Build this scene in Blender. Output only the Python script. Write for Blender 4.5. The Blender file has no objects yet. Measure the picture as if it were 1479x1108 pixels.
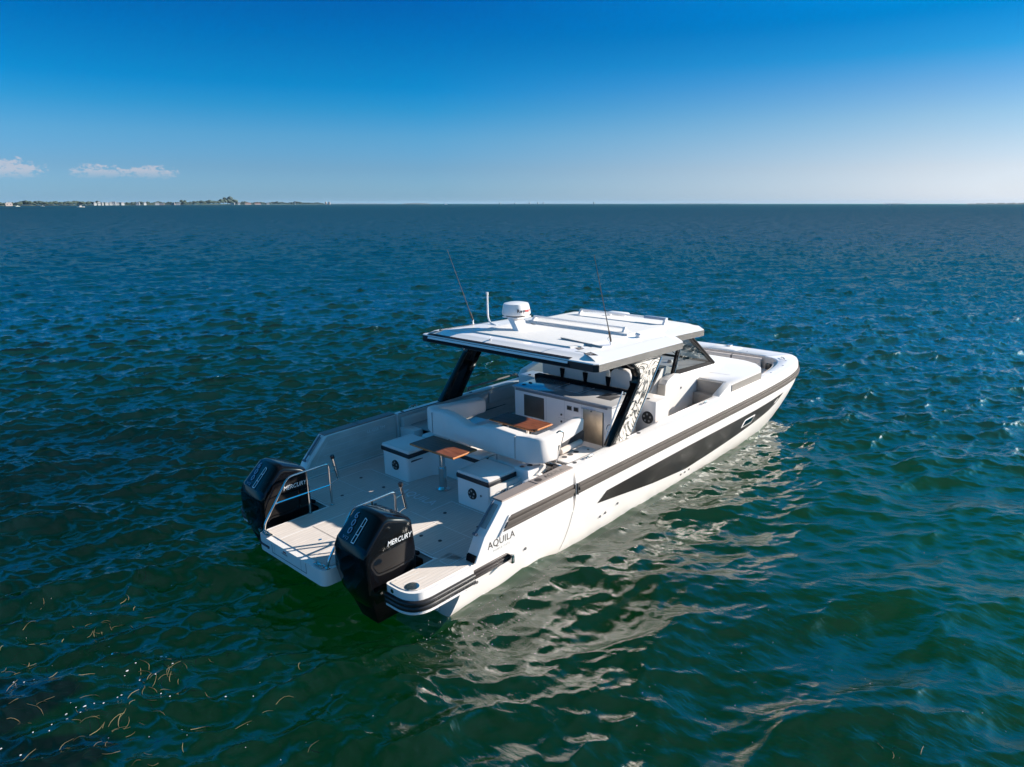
import bpy, bmesh, math, random
import numpy as np
from mathutils import Vector, Matrix
R = math.radians
sc = bpy.context.scene
col = sc.collection
random.seed(7)

# ------------------------------------------------------------------ camera
# boat frame: X forward, Y to port, Z up from the cockpit sole.  BOAT maps it to the world.
N = Vector((0.02247483, -0.00873496, 0.99970925))
xw = (Vector((1, 0, 0)) - N * N.x).normalized()
yw = N.cross(xw)
ROT = Matrix((xw, yw, N))
BOAT = Matrix.Translation((0, 0, 0.639)) @ ROT.to_4x4()
CC = Vector((-5.46639408, -7.80157451, 4.39142631))
CF = Vector((0.7054179, 0.66003241, -0.2583463)).normalized()
CR = Vector((0.67882194, -0.73398298, -0.02167403)).normalized()
CU = CR.cross(CF)
cam = bpy.data.cameras.new('camera'); co = bpy.data.objects.new('camera', cam); col.objects.link(co)
cam.sensor_width = 36; cam.lens = 1014.84 / 1479 * 36
cam.clip_start = 0.1; cam.clip_end = 60000
m = Matrix((CR, CU, -CF)).transposed()
co.matrix_world = BOAT @ (Matrix.Translation(CC) @ m.to_4x4())
sc.camera = co
CAMW = co.matrix_world.translation.copy()
CFW = (ROT @ CF); CRW = (ROT @ CR)

# ------------------------------------------------------------------ sky, sun, exposure
SUNB = Vector((2.2, -1.47, 0.98)).normalized()
SUN = (ROT @ SUNB).normalized()
sun_el = math.asin(SUN.z); sun_az = math.atan2(SUN.x, SUN.y)
w = bpy.data.worlds.new('World'); sc.world = w; w.use_nodes = True
nt = w.node_tree; nt.nodes.clear()
def wn(t, **k):
    n = nt.nodes.new(t)
    for a, b in k.items(): setattr(n, a, b)
    return n
out = wn('ShaderNodeOutputWorld'); bg = wn('ShaderNodeBackground')
sky = wn('ShaderNodeTexSky', sky_type='NISHITA', sun_disc=False, sun_elevation=sun_el, sun_rotation=sun_az,
         air_density=1.0, dust_density=0.6, ozone_density=3.5, altitude=0)
hs = wn('ShaderNodeHueSaturation'); hs.inputs['Saturation'].default_value = 1.0; hs.inputs['Hue'].default_value = 0.5
nt.links.new(sky.outputs[0], hs.inputs['Color'])
# clouds low over the western horizon, laid out by compass direction
tc = wn('ShaderNodeTexCoord'); sep = wn('ShaderNodeSeparateXYZ'); nt.links.new(tc.outputs['Generated'], sep.inputs[0])
def wmath(op, a, b=None, c=None, clamp=False):
    n = wn('ShaderNodeMath', operation=op); n.use_clamp = clamp
    for i, v in enumerate((a, b, c)):
        if v is None: continue
        if isinstance(v, (int, float)): n.inputs[i].default_value = v
        else: nt.links.new(v, n.inputs[i])
    return n.outputs[0]
az = wmath('ARCTAN2', sep.outputs[0], sep.outputs[1])
el = wmath('ARCSINE', sep.outputs[2])
camaz = math.atan2(CFW.x, CFW.y)
comb = wn('ShaderNodeCombineXYZ')
nt.links.new(wmath('MULTIPLY', az, 110.0), comb.inputs[0]); nt.links.new(wmath('MULTIPLY', el, 190.0), comb.inputs[1])
nz = wn('ShaderNodeTexNoise'); nz.inputs['Scale'].default_value = 1.0; nz.inputs['Detail'].default_value = 7; nz.inputs['Roughness'].default_value = 0.62
nt.links.new(comb.outputs[0], nz.inputs['Vector'])
def cloud(a0, wa, e0, we, base):
    da = wmath('DIVIDE', wmath('SUBTRACT', az, camaz + a0), wa)
    de = wmath('DIVIDE', wmath('SUBTRACT', el, e0), we)
    d = wmath('ADD', wmath('POWER', wmath('ABSOLUTE', da), 2.0), wmath('POWER', wmath('ABSOLUTE', de), 2.0))
    v = wmath('SUBTRACT', wmath('ADD', wmath('MULTIPLY', nz.outputs[0], 4.2), -1.35), wmath('MULTIPLY', d, 0.75))
    flat = wmath('MULTIPLY', wmath('SUBTRACT', el, base), 90.0, clamp=True)
    return wmath('MULTIPLY', wmath('MULTIPLY', v, 1.9, clamp=True), flat)
c1 = cloud(-0.600, 0.032, 0.0365, 0.013, 0.026)
c2 = cloud(-0.512, 0.034, 0.0345, 0.0095, 0.028)
c3 = cloud(-0.458, 0.032, 0.0355, 0.0085, 0.028)
cm = wmath('MULTIPLY', wmath('MAXIMUM', wmath('MAXIMUM', c1, c2), c3), 0.55)
mixc = wn('ShaderNodeMix', data_type='RGBA'); nt.links.new(cm, mixc.inputs[0])
# sky tone: a polarised, dust-free look, deepening quickly above the horizon; paler towards the sun
def sky_ramp(stops):
    rp = wn('ShaderNodeValToRGB'); nt.links.new(wmath('MULTIPLY', el, 0.64, clamp=True), rp.inputs[0]); ee = rp.color_ramp.elements
    while len(ee) > 1: ee.remove(ee[-1])
    ee[0].position = stops[0][0] * .64; ee[0].color = (*stops[0][1], 1)
    for p_, c_ in stops[1:]:
        q_ = ee.new(p_ * .64); q_.color = (*c_, 1)
    return rp
HI = [(.31, (0, .62, 1.10)), (.42, (.02, 1.10, 1.55)), (.60, (.10, .78, .88)), (.85, (.14, .46, .40)), (1.22, (1.0, .85, .75))]  # unseen upper sky, tuned to brighten sea reflections and set the boat's fill
rampA = sky_ramp([(.004, (.42, .77, 1.40)), (.045, (.32, .58, .98)), (.085, (.23, .58, .90)), (.12, (.07, .53, .86)), (.145, (.01, .485, .86)), (.2, (0, .39, .78)), (.25, (0, .31, .72))] + HI)
rampS = sky_ramp([(.004, (.67, .82, 1.32)), (.041, (.63, .66, .90)), (.07, (.55, .61, .77)), (.10, (.43, .57, .71)), (.135, (.25, .49, .69)), (.17, (.05, .43, .68)), (.21, (0, .36, .67))] + HI)
saz = wmath('COSINE', wmath('SUBTRACT', az, sun_az))
ramp = wn('ShaderNodeMix', data_type='RGBA'); nt.links.new(wmath('MULTIPLY', wmath('SUBTRACT', saz, .12), 1.8, clamp=True), ramp.inputs[0])
nt.links.new(rampA.outputs[0], ramp.inputs[6]); nt.links.new(rampS.outputs[0], ramp.inputs[7])
mul = wn('ShaderNodeMix', data_type='RGBA', blend_type='MULTIPLY'); mul.inputs[0].default_value = 1.0
nt.links.new(hs.outputs[0], mul.inputs[6]); nt.links.new(ramp.outputs[2], mul.inputs[7])
nt.links.new(mul.outputs[2], mixc.inputs[6]); mixc.inputs[7].default_value = (4.2, 3.9, 4.2, 1)
# below the horizon: open sea seen from afar
below = wn('ShaderNodeMix', data_type='RGBA'); nt.links.new(wmath('MULTIPLY', el, -300.0, clamp=True), below.inputs[0])
nt.links.new(mixc.outputs[2], below.inputs[6]); below.inputs[7].default_value = (.02, .50, 1.2, 1)
nt.links.new(below.outputs[2], bg.inputs[0]); bg.inputs[1].default_value = 0.059
nt.links.new(bg.outputs[0], out.inputs[0])
sl = bpy.data.lights.new('sun', 'SUN'); sl.energy = 5.0; sl.angle = R(0.53); sl.color = (1.0, 0.91, 0.80)
so = bpy.data.objects.new('sun', sl); col.objects.link(so)
so.rotation_euler = (-SUN).to_track_quat('-Z', 'Y').to_euler()
sc.view_settings.view_transform = 'Standard'; sc.view_settings.look = 'None'
sc.view_settings.exposure = 1.42; sc.view_settings.gamma = 1.0
try:
    sc.cycles.use_denoising = True; sc.cycles.sample_clamp_indirect = 2.0; sc.cycles.sample_clamp_direct = 0.30
    sc.cycles.max_bounces = 8; sc.cycles.transparent_max_bounces = 12
except Exception: pass

# ------------------------------------------------------------------ materials
MATS = {}
def mat(name, color, rough=0.5, metal=0.0, coat=0.0, spec=0.5, noise=0.0, nscale=6.0, bump=0.0, bscale=60.0):
    if name in MATS: return MATS[name]
    M = bpy.data.materials.new(name); M.use_nodes = True; t = M.node_tree; b = t.nodes['Principled BSDF']
    b.inputs['Base Color'].default_value = (*color, 1); b.inputs['Roughness'].default_value = rough
    b.inputs['Metallic'].default_value = metal; b.inputs['Coat Weight'].default_value = coat
    b.inputs['Coat Roughness'].default_value = 0.05
    b.inputs['Specular IOR Level'].default_value = spec
    tcn = t.nodes.new('ShaderNodeTexCoord')
    if noise:
        n = t.nodes.new('ShaderNodeTexNoise'); n.inputs['Scale'].default_value = nscale; n.inputs['Detail'].default_value = 5
        t.links.new(tcn.outputs['Object'], n.inputs['Vector'])
        r = t.nodes.new('ShaderNodeValToRGB')
        r.color_ramp.elements[0].position = 0.3; r.color_ramp.elements[1].position = 0.7
        r.color_ramp.elements[0].color = (*[max(0, c * (1 - noise)) for c in color], 1)
        r.color_ramp.elements[1].color = (*[min(1, c * (1 + noise)) for c in color], 1)
        t.links.new(n.outputs[0], r.inputs[0]); t.links.new(r.outputs[0], b.inputs['Base Color'])
    if bump:
        n2 = t.nodes.new('ShaderNodeTexNoise'); n2.inputs['Scale'].default_value = bscale; n2.inputs['Detail'].default_value = 3
        t.links.new(tcn.outputs['Object'], n2.inputs['Vector'])
        bn = t.nodes.new('ShaderNodeBump'); bn.inputs['Strength'].default_value = bump; bn.inputs['Distance'].default_value = 0.01
        t.links.new(n2.outputs[0], bn.inputs['Height']); t.links.new(bn.outputs[0], b.inputs['Normal'])
    MATS[name] = M
    return M
WHITE = mat('gelcoat_white', (0.83, 0.79, 0.76), 0.28, coat=0.4, noise=0.025, nscale=1.4)
NONSKID = mat('nonskid_white', (0.72, 0.70, 0.68), 0.6, noise=0.03, nscale=9, bump=0.25, bscale=260)
GREYSKID = mat('grey_nonskid', (0.23, 0.225, 0.22), 0.65, noise=0.06, nscale=8, bump=0.3, bscale=260)
LGREY = mat('light_grey_gelcoat', (0.36, 0.35, 0.335), 0.4, noise=0.04, nscale=3)
TAUPE = mat('taupe_trim', (0.22, 0.185, 0.17), 0.5, noise=0.05, nscale=5)
RUB = mat('rub_rail_taupe', (0.062, 0.054, 0.050), 0.55, spec=.15, noise=0.08, nscale=5)
RUBD = mat('rub_rail_dark', (0.035, 0.03, 0.03), 0.4)
FENDER = mat('black_rubber', (0.012, 0.012, 0.014), 0.38)
BLACK = mat('gloss_black', (0.003, 0.003, 0.004), 0.10, spec=.34)
SATIN = mat('satin_black', (0.009, 0.009, 0.011), 0.6, spec=.04, noise=0.15)
CHAR = mat('charcoal_fascia', (0.075, 0.072, 0.07), 0.42, noise=0.12, nscale=4)
CHAR_D = mat('dark_fascia', (0.016, 0.017, 0.022), 0.35)
HULLG = mat('hull_glass_black', (0.016, 0.014, 0.014), 0.38, spec=.2, noise=0.3, nscale=1.1)
VINYL = mat('white_vinyl', (0.77, 0.72, 0.685), 0.55, noise=0.03, nscale=4, bump=0.12, bscale=14)
BEIGE = mat('beige_vinyl', (0.62, 0.54, 0.48), 0.6, noise=0.04, nscale=5, bump=0.1, bscale=30)
BAND = mat('navy_black_piping', (0.013, 0.014, 0.02), 0.5)
STEEL = mat('stainless', (0.62, 0.61, 0.60), 0.14, metal=1.0)
BRUSH = mat('brushed_stainless', (0.50, 0.43, 0.34), 0.36, metal=1.0, noise=0.12, nscale=7)
BRONZE = mat('smoked_door', (0.11, 0.095, 0.08), 0.3, metal=0.3, noise=0.2, nscale=3)
COUNTER = mat('grey_counter', (0.42, 0.42, 0.43), 0.12, coat=0.6, noise=0.05, nscale=4)
WTXT = mat('white_lettering', (0.82, 0.82, 0.82), 0.4)
GTXT = mat('silver_lettering', (0.25, 0.33, 0.45), 0.4)
BTXT = mat('dark_lettering', (0.05, 0.04, 0.035), 0.4)
PTXT = mat('pale_grey_lettering', (0.45, 0.44, 0.42), 0.5)
RTXT = mat('red_lettering', (0.45, 0.04, 0.03), 0.5)
INLAY = mat('white_inlay', (0.82, 0.82, 0.82), 0.5)
SEAM = mat('dark_seam', (0.06, 0.06, 0.065), 0.6)
SCREEN = mat('dark_display', (0.004, 0.009, 0.012), 0.06)
ANTI = mat('antenna_black', (0.02, 0.015, 0.015), 0.4)

def planked(name, c1, c2, ang=0.0, pitch=0.055, line=0.06):
    M = bpy.data.materials.new(name); M.use_nodes = True; t = M.node_tree; b = t.nodes['Principled BSDF']
    b.inputs['Roughness'].default_value = 0.62
    tcn = t.nodes.new('ShaderNodeTexCoord'); mp = t.nodes.new('ShaderNodeMapping'); mp.inputs['Rotation'].default_value = (0, 0, ang)
    t.links.new(tcn.outputs['Object'], mp.inputs[0])
    sp = t.nodes.new('ShaderNodeSeparateXYZ'); t.links.new(mp.outputs[0], sp.inputs[0])
    md = t.nodes.new('ShaderNodeMath'); md.operation = 'PINGPONG'; md.inputs[1].default_value = pitch / 2
    t.links.new(sp.outputs[1], md.inputs[0])
    lt = t.nodes.new('ShaderNodeMath'); lt.operation = 'LESS_THAN'; lt.inputs[1].default_value = pitch * line
    t.links.new(md.outputs[0], lt.inputs[0])
    mp2 = t.nodes.new('ShaderNodeMapping'); mp2.inputs['Scale'].default_value = (1.2, 14, 3); t.links.new(mp.outputs[0], mp2.inputs[0])
    n = t.nodes.new('ShaderNodeTexNoise'); n.inputs['Scale'].default_value = 3.0; n.inputs['Detail'].default_value = 6
    t.links.new(mp2.outputs[0], n.inputs['Vector'])
    r = t.nodes.new('ShaderNodeValToRGB'); r.color_ramp.elements[0].position = 0.3; r.color_ramp.elements[1].position = 0.72
    r.color_ramp.elements[0].color = (*[c * 0.86 for c in c1], 1); r.color_ramp.elements[1].color = (*[c * 1.08 for c in c1], 1)
    t.links.new(n.outputs[0], r.inputs[0])
    mx = t.nodes.new('ShaderNodeMix'); mx.data_type = 'RGBA'; t.links.new(lt.outputs[0], mx.inputs[0]); t.links.new(r.outputs[0], mx.inputs[6])
    mx.inputs[7].default_value = (*c2, 1); t.links.new(mx.outputs[2], b.inputs['Base Color'])
    return M
TREAD = planked('grey_planked_tread', (0.62, 0.555, 0.505), (0.47, 0.425, 0.39))
LINER = planked('liner_grey', (0.58, 0.53, 0.49), (0.56, 0.51, 0.475), pitch=0.2)
def wood():
    M = bpy.data.materials.new('varnished_teak'); M.use_nodes = True; t = M.node_tree; b = t.nodes['Principled BSDF']
    b.inputs['Roughness'].default_value = 0.45; b.inputs['Specular IOR Level'].default_value = .3; b.inputs['Coat Weight'].default_value = 0.05; b.inputs['Coat Roughness'].default_value = 0.15
    tcn = t.nodes.new('ShaderNodeTexCoord'); mp = t.nodes.new('ShaderNodeMapping'); mp.inputs['Scale'].default_value = (30, 2.2, 8)
    t.links.new(tcn.outputs['Object'], mp.inputs[0])
    n = t.nodes.new('ShaderNodeTexNoise'); n.inputs['Scale'].default_value = 1.6; n.inputs['Detail'].default_value = 8; n.inputs['Distortion'].default_value = 0.6
    t.links.new(mp.outputs[0], n.inputs['Vector'])
    r = t.nodes.new('ShaderNodeValToRGB'); r.color_ramp.elements[0].position = 0.3; r.color_ramp.elements[1].position = 0.75
    r.color_ramp.elements[0].color = (0.085, 0.024, 0.010, 1); r.color_ramp.elements[1].color = (0.26, 0.085, 0.034, 1)
    t.links.new(n.outputs[0], r.inputs[0]); t.links.new(r.outputs[0], b.inputs['Base Color'])
    return M
TEAK = wood()
TEAK_EDGE = mat('teak_edge', (0.42, 0.15, 0.035), 0.35, coat=0.5, noise=0.15, nscale=12)
def rippled():  # swirls painting the sea ripples mirrored in the gloss black pillar
    M = bpy.data.materials.new('painted_ripple_reflection'); M.use_nodes = True; t = M.node_tree; b = t.nodes['Principled BSDF']
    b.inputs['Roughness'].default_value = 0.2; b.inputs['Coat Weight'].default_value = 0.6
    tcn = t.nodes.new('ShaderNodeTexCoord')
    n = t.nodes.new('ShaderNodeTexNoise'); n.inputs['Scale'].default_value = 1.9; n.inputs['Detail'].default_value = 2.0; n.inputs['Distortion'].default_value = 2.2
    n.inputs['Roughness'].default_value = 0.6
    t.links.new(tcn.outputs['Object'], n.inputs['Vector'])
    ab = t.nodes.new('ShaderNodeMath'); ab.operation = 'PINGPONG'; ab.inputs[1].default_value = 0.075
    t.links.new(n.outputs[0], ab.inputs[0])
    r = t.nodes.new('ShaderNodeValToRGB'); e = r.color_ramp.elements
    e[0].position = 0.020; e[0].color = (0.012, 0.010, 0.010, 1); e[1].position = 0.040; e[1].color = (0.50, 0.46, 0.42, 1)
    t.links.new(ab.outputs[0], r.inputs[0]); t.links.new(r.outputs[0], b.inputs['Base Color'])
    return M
RIPPLE_REFL = rippled()
def glass():
    M = bpy.data.materials.new('windshield_glass'); M.use_nodes = True; t = M.node_tree; t.nodes.clear()
    o = t.nodes.new('ShaderNodeOutputMaterial'); mx = t.nodes.new('ShaderNodeMixShader'); tr = t.nodes.new('ShaderNodeBsdfTransparent')
    tr.inputs[0].default_value = (0.30, 0.34, 0.36, 1); gl = t.nodes.new('ShaderNodeBsdfGlossy'); gl.inputs['Roughness'].default_value = 0.02
    fr = t.nodes.new('ShaderNodeFresnel'); fr.inputs[0].default_value = 1.22
    mx.inputs[0].default_value = .07; t.links.new(tr.outputs[0], mx.inputs[1]); t.links.new(gl.outputs[0], mx.inputs[2]); t.links.new(mx.outputs[0], o.inputs[0])
    return M
GLASS = glass()

# ------------------------------------------------------------------ helpers
def obj(name, bm, mats, parent=None, smooth=True, ang=38):
    me = bpy.data.meshes.new(name); bmesh.ops.remove_doubles(bm, verts=bm.verts, dist=1e-5)
    bmesh.ops.recalc_face_normals(bm, faces=bm.faces)
    bm.to_mesh(me); bm.free()
    for M in (mats if isinstance(mats, (list, tuple)) else [mats]): me.materials.append(M)
    if smooth:
        me.polygons.foreach_set('use_smooth', [True] * len(me.polygons))
        me.set_sharp_from_angle(angle=R(ang))
    o = bpy.data.objects.new(name, me); col.objects.link(o)
    if parent: o.parent = parent
    return o
def tag(o, label=None, cat=None, group=None, kind=None):
    for k, v in (('label', label), ('category', cat), ('group', group), ('kind', kind)):
        if v: o[k] = v
    return o
def nb(): return bmesh.new()
def merge(bm, tmp):
    me = bpy.data.meshes.new('t'); tmp.to_mesh(me); tmp.free(); bm.from_mesh(me); bpy.data.meshes.remove(me)
def box(bm, x0, x1, y0, y1, z0, z1, r=0.0, seg=2, mi=0):
    t = bmesh.new(); g = bmesh.ops.create_cube(t, size=1)
    for v in t.verts:
        v.co = Vector((x0 + (v.co.x + .5) * (x1 - x0), y0 + (v.co.y + .5) * (y1 - y0), z0 + (v.co.z + .5) * (z1 - z0)))
    if r: bmesh.ops.bevel(t, geom=t.edges[:], offset=r, segments=seg, profile=0.5, affect='EDGES')
    for f in t.faces: f.material_index = mi
    merge(bm, t)
def prism(bm, poly, fn, a, b, r=0.0, mi=0):
    """poly: 2-D points; fn(u,v,w)->3-D; extruded from w=a to w=b"""
    t = bmesh.new()
    lo = [t.verts.new(fn(u, v, a)) for u, v in poly]; hi = [t.verts.new(fn(u, v, b)) for u, v in poly]
    n = len(poly); t.faces.new(lo[::-1]); t.faces.new(hi)
    for i in range(n): t.faces.new((lo[i], lo[(i + 1) % n], hi[(i + 1) % n], hi[i]))
    if r:
        bmesh.ops.recalc_face_normals(t, faces=t.faces)
        bmesh.ops.bevel(t, geom=t.edges[:], offset=r, segments=2, profile=0.5, affect='EDGES')
    for f in t.faces: f.material_index = mi
    merge(bm, t)
XY = lambda u, v, w: Vector((u, v, w))
XZ = lambda u, v, w: Vector((u, w, v))
YZ = lambda u, v, w: Vector((w, u, v))
def hexa(bm, p, mi=0, r=0.0):
    """8 points: bottom 4 then top 4"""
    t = bmesh.new(); v = [t.verts.new(Vector(q)) for q in p]
    for f in ((3, 2, 1, 0), (4, 5, 6, 7), (0, 1, 5, 4), (1, 2, 6, 5), (2, 3, 7, 6), (3, 0, 4, 7)): t.faces.new([v[i] for i in f])
    if r:
        bmesh.ops.recalc_face_normals(t, faces=t.faces)
        bmesh.ops.bevel(t, geom=t.edges[:], offset=r, segments=2, profile=0.5, affect='EDGES')
    for f in t.faces: f.material_index = mi
    merge(bm, t)
def tube(bm, pts, r, n=8, mi=0, r2=None):
    pts = [Vector(p) for p in pts]; rings = []
    up = None
    for i, p in enumerate(pts):
        a = pts[max(i - 1, 0)]; b = pts[min(i + 1, len(pts) - 1)]; d = (b - a).normalized()
        if up is None: up = d.orthogonal().normalized()
        up = (up - d * up.dot(d)).normalized(); s = d.cross(up)
        rr = r if r2 is None else r + (r2 - r) * i / (len(pts) - 1)
        rings.append([bm.verts.new(p + (up * math.cos(k * 2 * math.pi / n) + s * math.sin(k * 2 * math.pi / n)) * rr) for k in range(n)])
    for A, B in zip(rings, rings[1:]):
        for k in range(n):
            f = bm.faces.new((A[k], A[(k + 1) % n], B[(k + 1) % n], B[k])); f.material_index = mi
    for q in (rings[0][::-1], rings[-1]):
        f = bm.faces.new(q); f.material_index = mi
def bend(pts, r=0.06, n=4):
    """round the corners of a polyline"""
    P = [Vector(p) for p in pts]; o = [P[0]]
    for i in range(1, len(P) - 1):
        a = (P[i - 1] - P[i]); b = (P[i + 1] - P[i]); ra = min(r, a.length / 2.2, b.length / 2.2)
        A = P[i] + a.normalized() * ra; B = P[i] + b.normalized() * ra
        for k in range(n + 1):
            t = k / n; o.append(A * (1 - t) ** 2 + P[i] * 2 * t * (1 - t) + B * t * t)
    return o + [P[-1]]
def cyl(bm, c, r, h, axis='z', n=20, mi=0, r2=None):
    c = Vector(c); r2 = r if r2 is None else r2
    A = {'z': (Vector((1, 0, 0)), Vector((0, 1, 0)), Vector((0, 0, 1))), 'x': (Vector((0, 1, 0)), Vector((0, 0, 1)), Vector((1, 0, 0))),
         'y': (Vector((0, 0, 1)), Vector((1, 0, 0)), Vector((0, 1, 0)))}[axis] if isinstance(axis, str) else axis
    lo = [bm.verts.new(c + (A[0] * math.cos(k * 2 * math.pi / n) + A[1] * math.sin(k * 2 * math.pi / n)) * r) for k in range(n)]
    hi = [bm.verts.new(c + A[2] * h + (A[0] * math.cos(k * 2 * math.pi / n) + A[1] * math.sin(k * 2 * math.pi / n)) * r2) for k in range(n)]
    fs = [bm.faces.new(lo[::-1]), bm.faces.new(hi)]
    for k in range(n): fs.append(bm.faces.new((lo[k], lo[(k + 1) % n], hi[(k + 1) % n], hi[k])))
    for f in fs: f.material_index = mi
def ribbon(bm, pts, wd, z, mi=0, fn=None, closed=False, th=0.003):
    """flat line of width wd laid on a plane (2-D pts)"""
    fn = fn or (lambda u, v, w: Vector((u, v, w)))
    P = [Vector(p) for p in pts]
    if closed: P = P + [P[0]]
    for a, b in zip(P, P[1:]):
        d = (b - a)
        if d.length < 1e-6: continue
        d.normalize(); s = Vector((-d.y, d.x)) * wd / 2; a2 = a - d * wd / 2; b2 = b + d * wd / 2
        q = [a2 - s, b2 - s, b2 + s, a2 + s]
        f = bm.faces.new([bm.verts.new(fn(p.x, p.y, z)) for p in q]); f.material_index = mi
def text(name, s, size, origin, right, up, M, parent, th=0.002, shear=0.0, align='CENTER', space=1.0, sx=1.0, bold=0.0):
    cu = bpy.data.curves.new('t', 'FONT'); cu.body = s; cu.size = size; cu.align_x = align; cu.align_y = 'CENTER'
    cu.extrude = th; cu.shear = shear; cu.space_character = space; cu.resolution_u = 3; cu.offset = bold
    to = bpy.data.objects.new('t', cu); col.objects.link(to)
    bpy.context.view_layer.update()
    me = bpy.data.meshes.new_from_object(to); bpy.data.objects.remove(to); bpy.data.curves.remove(cu)
    r = Vector(right).normalized(); u = Vector(up).normalized(); n = r.cross(u)
    mm = Matrix((r, u, n)).transposed().to_4x4(); mm.translation = Vector(origin)
    me.transform(Matrix.Diagonal((sx, 1, 1, 1))); me.transform(mm); me.materials.clear(); me.materials.append(M); me.name = name
    o = bpy.data.objects.new(name, me); col.objects.link(o); o.parent = parent
    return o


# ================================================================== THE SEA
def wave_tile(n, L, seed, lam_lo, lam_hi, amp, wdir, spread, p=3.6):
    """periodic random sea of wavelengths lam_lo..lam_hi; returns height and horizontal shift"""
    rng = np.random.default_rng(seed)
    k1 = np.fft.fftfreq(n, L / n) * 2 * np.pi; kx, ky = np.meshgrid(k1, k1, indexing='xy'); k = np.hypot(kx, ky); k[0, 0] = 1e-6
    kp_lo, kp_hi = 2 * np.pi / lam_hi, 2 * np.pi / lam_lo
    cosd = (kx * math.cos(wdir) + ky * math.sin(wdir)) / k
    D = np.where(cosd > 0, cosd, 0.12 * np.abs(cosd)) ** spread + 0.03
    A = k ** (-p / 2 - .25) * np.sqrt(D) * np.exp(-(kp_lo / k) ** 4 * 1.2) * np.exp(-(k / kp_hi) ** 4); A[0, 0] = 0
    h = A * (rng.normal(size=(n, n)) + 1j * rng.normal(size=(n, n)))
    H = np.fft.ifft2(h).real
    DX = np.fft.ifft2(1j * kx / k * h).real; DY = np.fft.ifft2(1j * ky / k * h).real
    sc_ = amp / H.std(); return (H * sc_).astype(np.float32), (DX * sc_).astype(np.float32), (DY * sc_).astype(np.float32), L, n
def sample(T, x, y, rot):
    H, DX, DY, L, n = T; c, s_ = math.cos(rot), math.sin(rot)
    u = (x * c + y * s_) / L * n; v = (-x * s_ + y * c) / L * n
    iu = np.floor(u).astype(np.int64); iv = np.floor(v).astype(np.int64); fu = (u - iu).astype(np.float32); fv = (v - iv).astype(np.float32)
    iu %= n; iv %= n; iu2 = (iu + 1) % n; iv2 = (iv + 1) % n
    o = []
    for F in (H, DX, DY): o.append(F[iv, iu] * (1 - fu) * (1 - fv) + F[iv, iu2] * fu * (1 - fv) + F[iv2, iu] * (1 - fu) * fv + F[iv2, iu2] * fu * fv)
    h, dx, dy = o; return h, dx * c - dy * s_, dx * s_ + dy * c
WD = math.atan2(-CFW.y, -CFW.x) + R(18)       # wind sea running roughly towards the viewer
T1 = wave_tile(1024, 131.0, 3, 1.0, 4.6, .047, 0.0, 4)
T2 = wave_tile(1024, 53.0, 11, .26, 1.4, .034, 0.0, 4.5, p=3.2)
T3 = wave_tile(1024, 19.0, 19, .08, .40, .0092, 0.0, 4, p=3.0)
C0 = (CAMW.x, CAMW.y); BC = BOAT @ Vector((5.5, 0, 0)); BX = (ROT @ Vector((1, 0, 0))); BY = (ROT @ Vector((0, 1, 0)))
def sea(x, y):
    h1, a1, b1 = sample(T1, x + 31, y + 17, WD); h2, a2, b2 = sample(T2, x + 19, y + 11, WD + .10); h3, a3, b3 = sample(T3, x, y, WD - .22)
    bx = (x - BC.x) * BX.x + (y - BC.y) * BX.y; by = (x - BC.x) * BY.x + (y - BC.y) * BY.y
    # slick in the lee of the hull, on its starboard quarter
    q = np.exp(-(((bx + 2.0) / 7.5) ** 2 + ((by + 6.0) / 5.0) ** 2) ** 1.2)
    # short steep wavelets and wash beside the hull
    side = np.exp(-((np.abs(by) - 2.2) / .9) ** 2) * (np.abs(bx) < 7)
    k2 = 1 - .55 * q; k3 = 1 - .7 * q
    H = h1 * .9 + h2 * k2 + h3 * k3 + .012 * side
    # ring swell radiating from the hull
    rr = np.hypot(bx + 1.0, (by + 2.0) * 1.25)
    H += .030 * np.sin(rr * 2.1 + .6 * np.sin(bx * .7)) * np.exp(-((rr - 6.5) / 4.2) ** 2) * (by < 0)
    ch = .95; return x + ch * (a1 * .9 + a2 * k2 + a3 * k3), y + ch * (b1 * .9 + b2 * k2 + b3 * k3), H
# rows and columns of a polar sheet: fine in the foreground quarter, coarse elsewhere
rad = [1.2]
while rad[-1] < 9.0: rad.append(rad[-1] + .035)
while rad[-1] < 420: rad.append(rad[-1] + max(.030, rad[-1] ** 2 / 7500))
while rad[-1] < 14000: rad.append(rad[-1] * 1.075)
rad = np.array(rad)
a_c = math.atan2(CFW.y, CFW.x)
ang = np.concatenate([np.linspace(-R(46), R(46), 1500, endpoint=False), np.linspace(R(46), R(314), 330, endpoint=False)]) + a_c
nr, na = len(rad), len(ang)
RAD, ANG = np.meshgrid(rad, ang, indexing='ij')
gx = C0[0] + RAD * np.cos(ANG); gy = C0[1] + RAD * np.sin(ANG)
X_, Y_, H_ = sea(gx.ravel(), gy.ravel())
fade = np.clip(1.0 - (RAD.ravel() - 900) / 3000, 0, 1)
X_ = gx.ravel() + (X_ - gx.ravel()) * fade; Y_ = gy.ravel() + (Y_ - gy.ravel()) * fade; H_ = H_ * fade
verts = np.stack([X_, Y_, H_], 1).astype(np.float32)
i_ = np.arange(nr - 1)[:, None]; j_ = np.arange(na)[None, :]; j2 = (j_ + 1) % na
faces = np.stack([i_ * na + j_, (i_ + 1) * na + j_, (i_ + 1) * na + j2, i_ * na + j2], -1).reshape(-1, 4).astype(np.int32)
me = bpy.data.meshes.new('sea'); me.vertices.add(len(verts)); me.vertices.foreach_set('co', verts.ravel())
me.loops.add(faces.size); me.loops.foreach_set('vertex_index', faces.ravel())
me.polygons.add(len(faces)); me.polygons.foreach_set('loop_start', np.arange(0, faces.size, 4, dtype=np.int32)); me.polygons.foreach_set('loop_total', np.full(len(faces), 4, dtype=np.int32))
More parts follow.
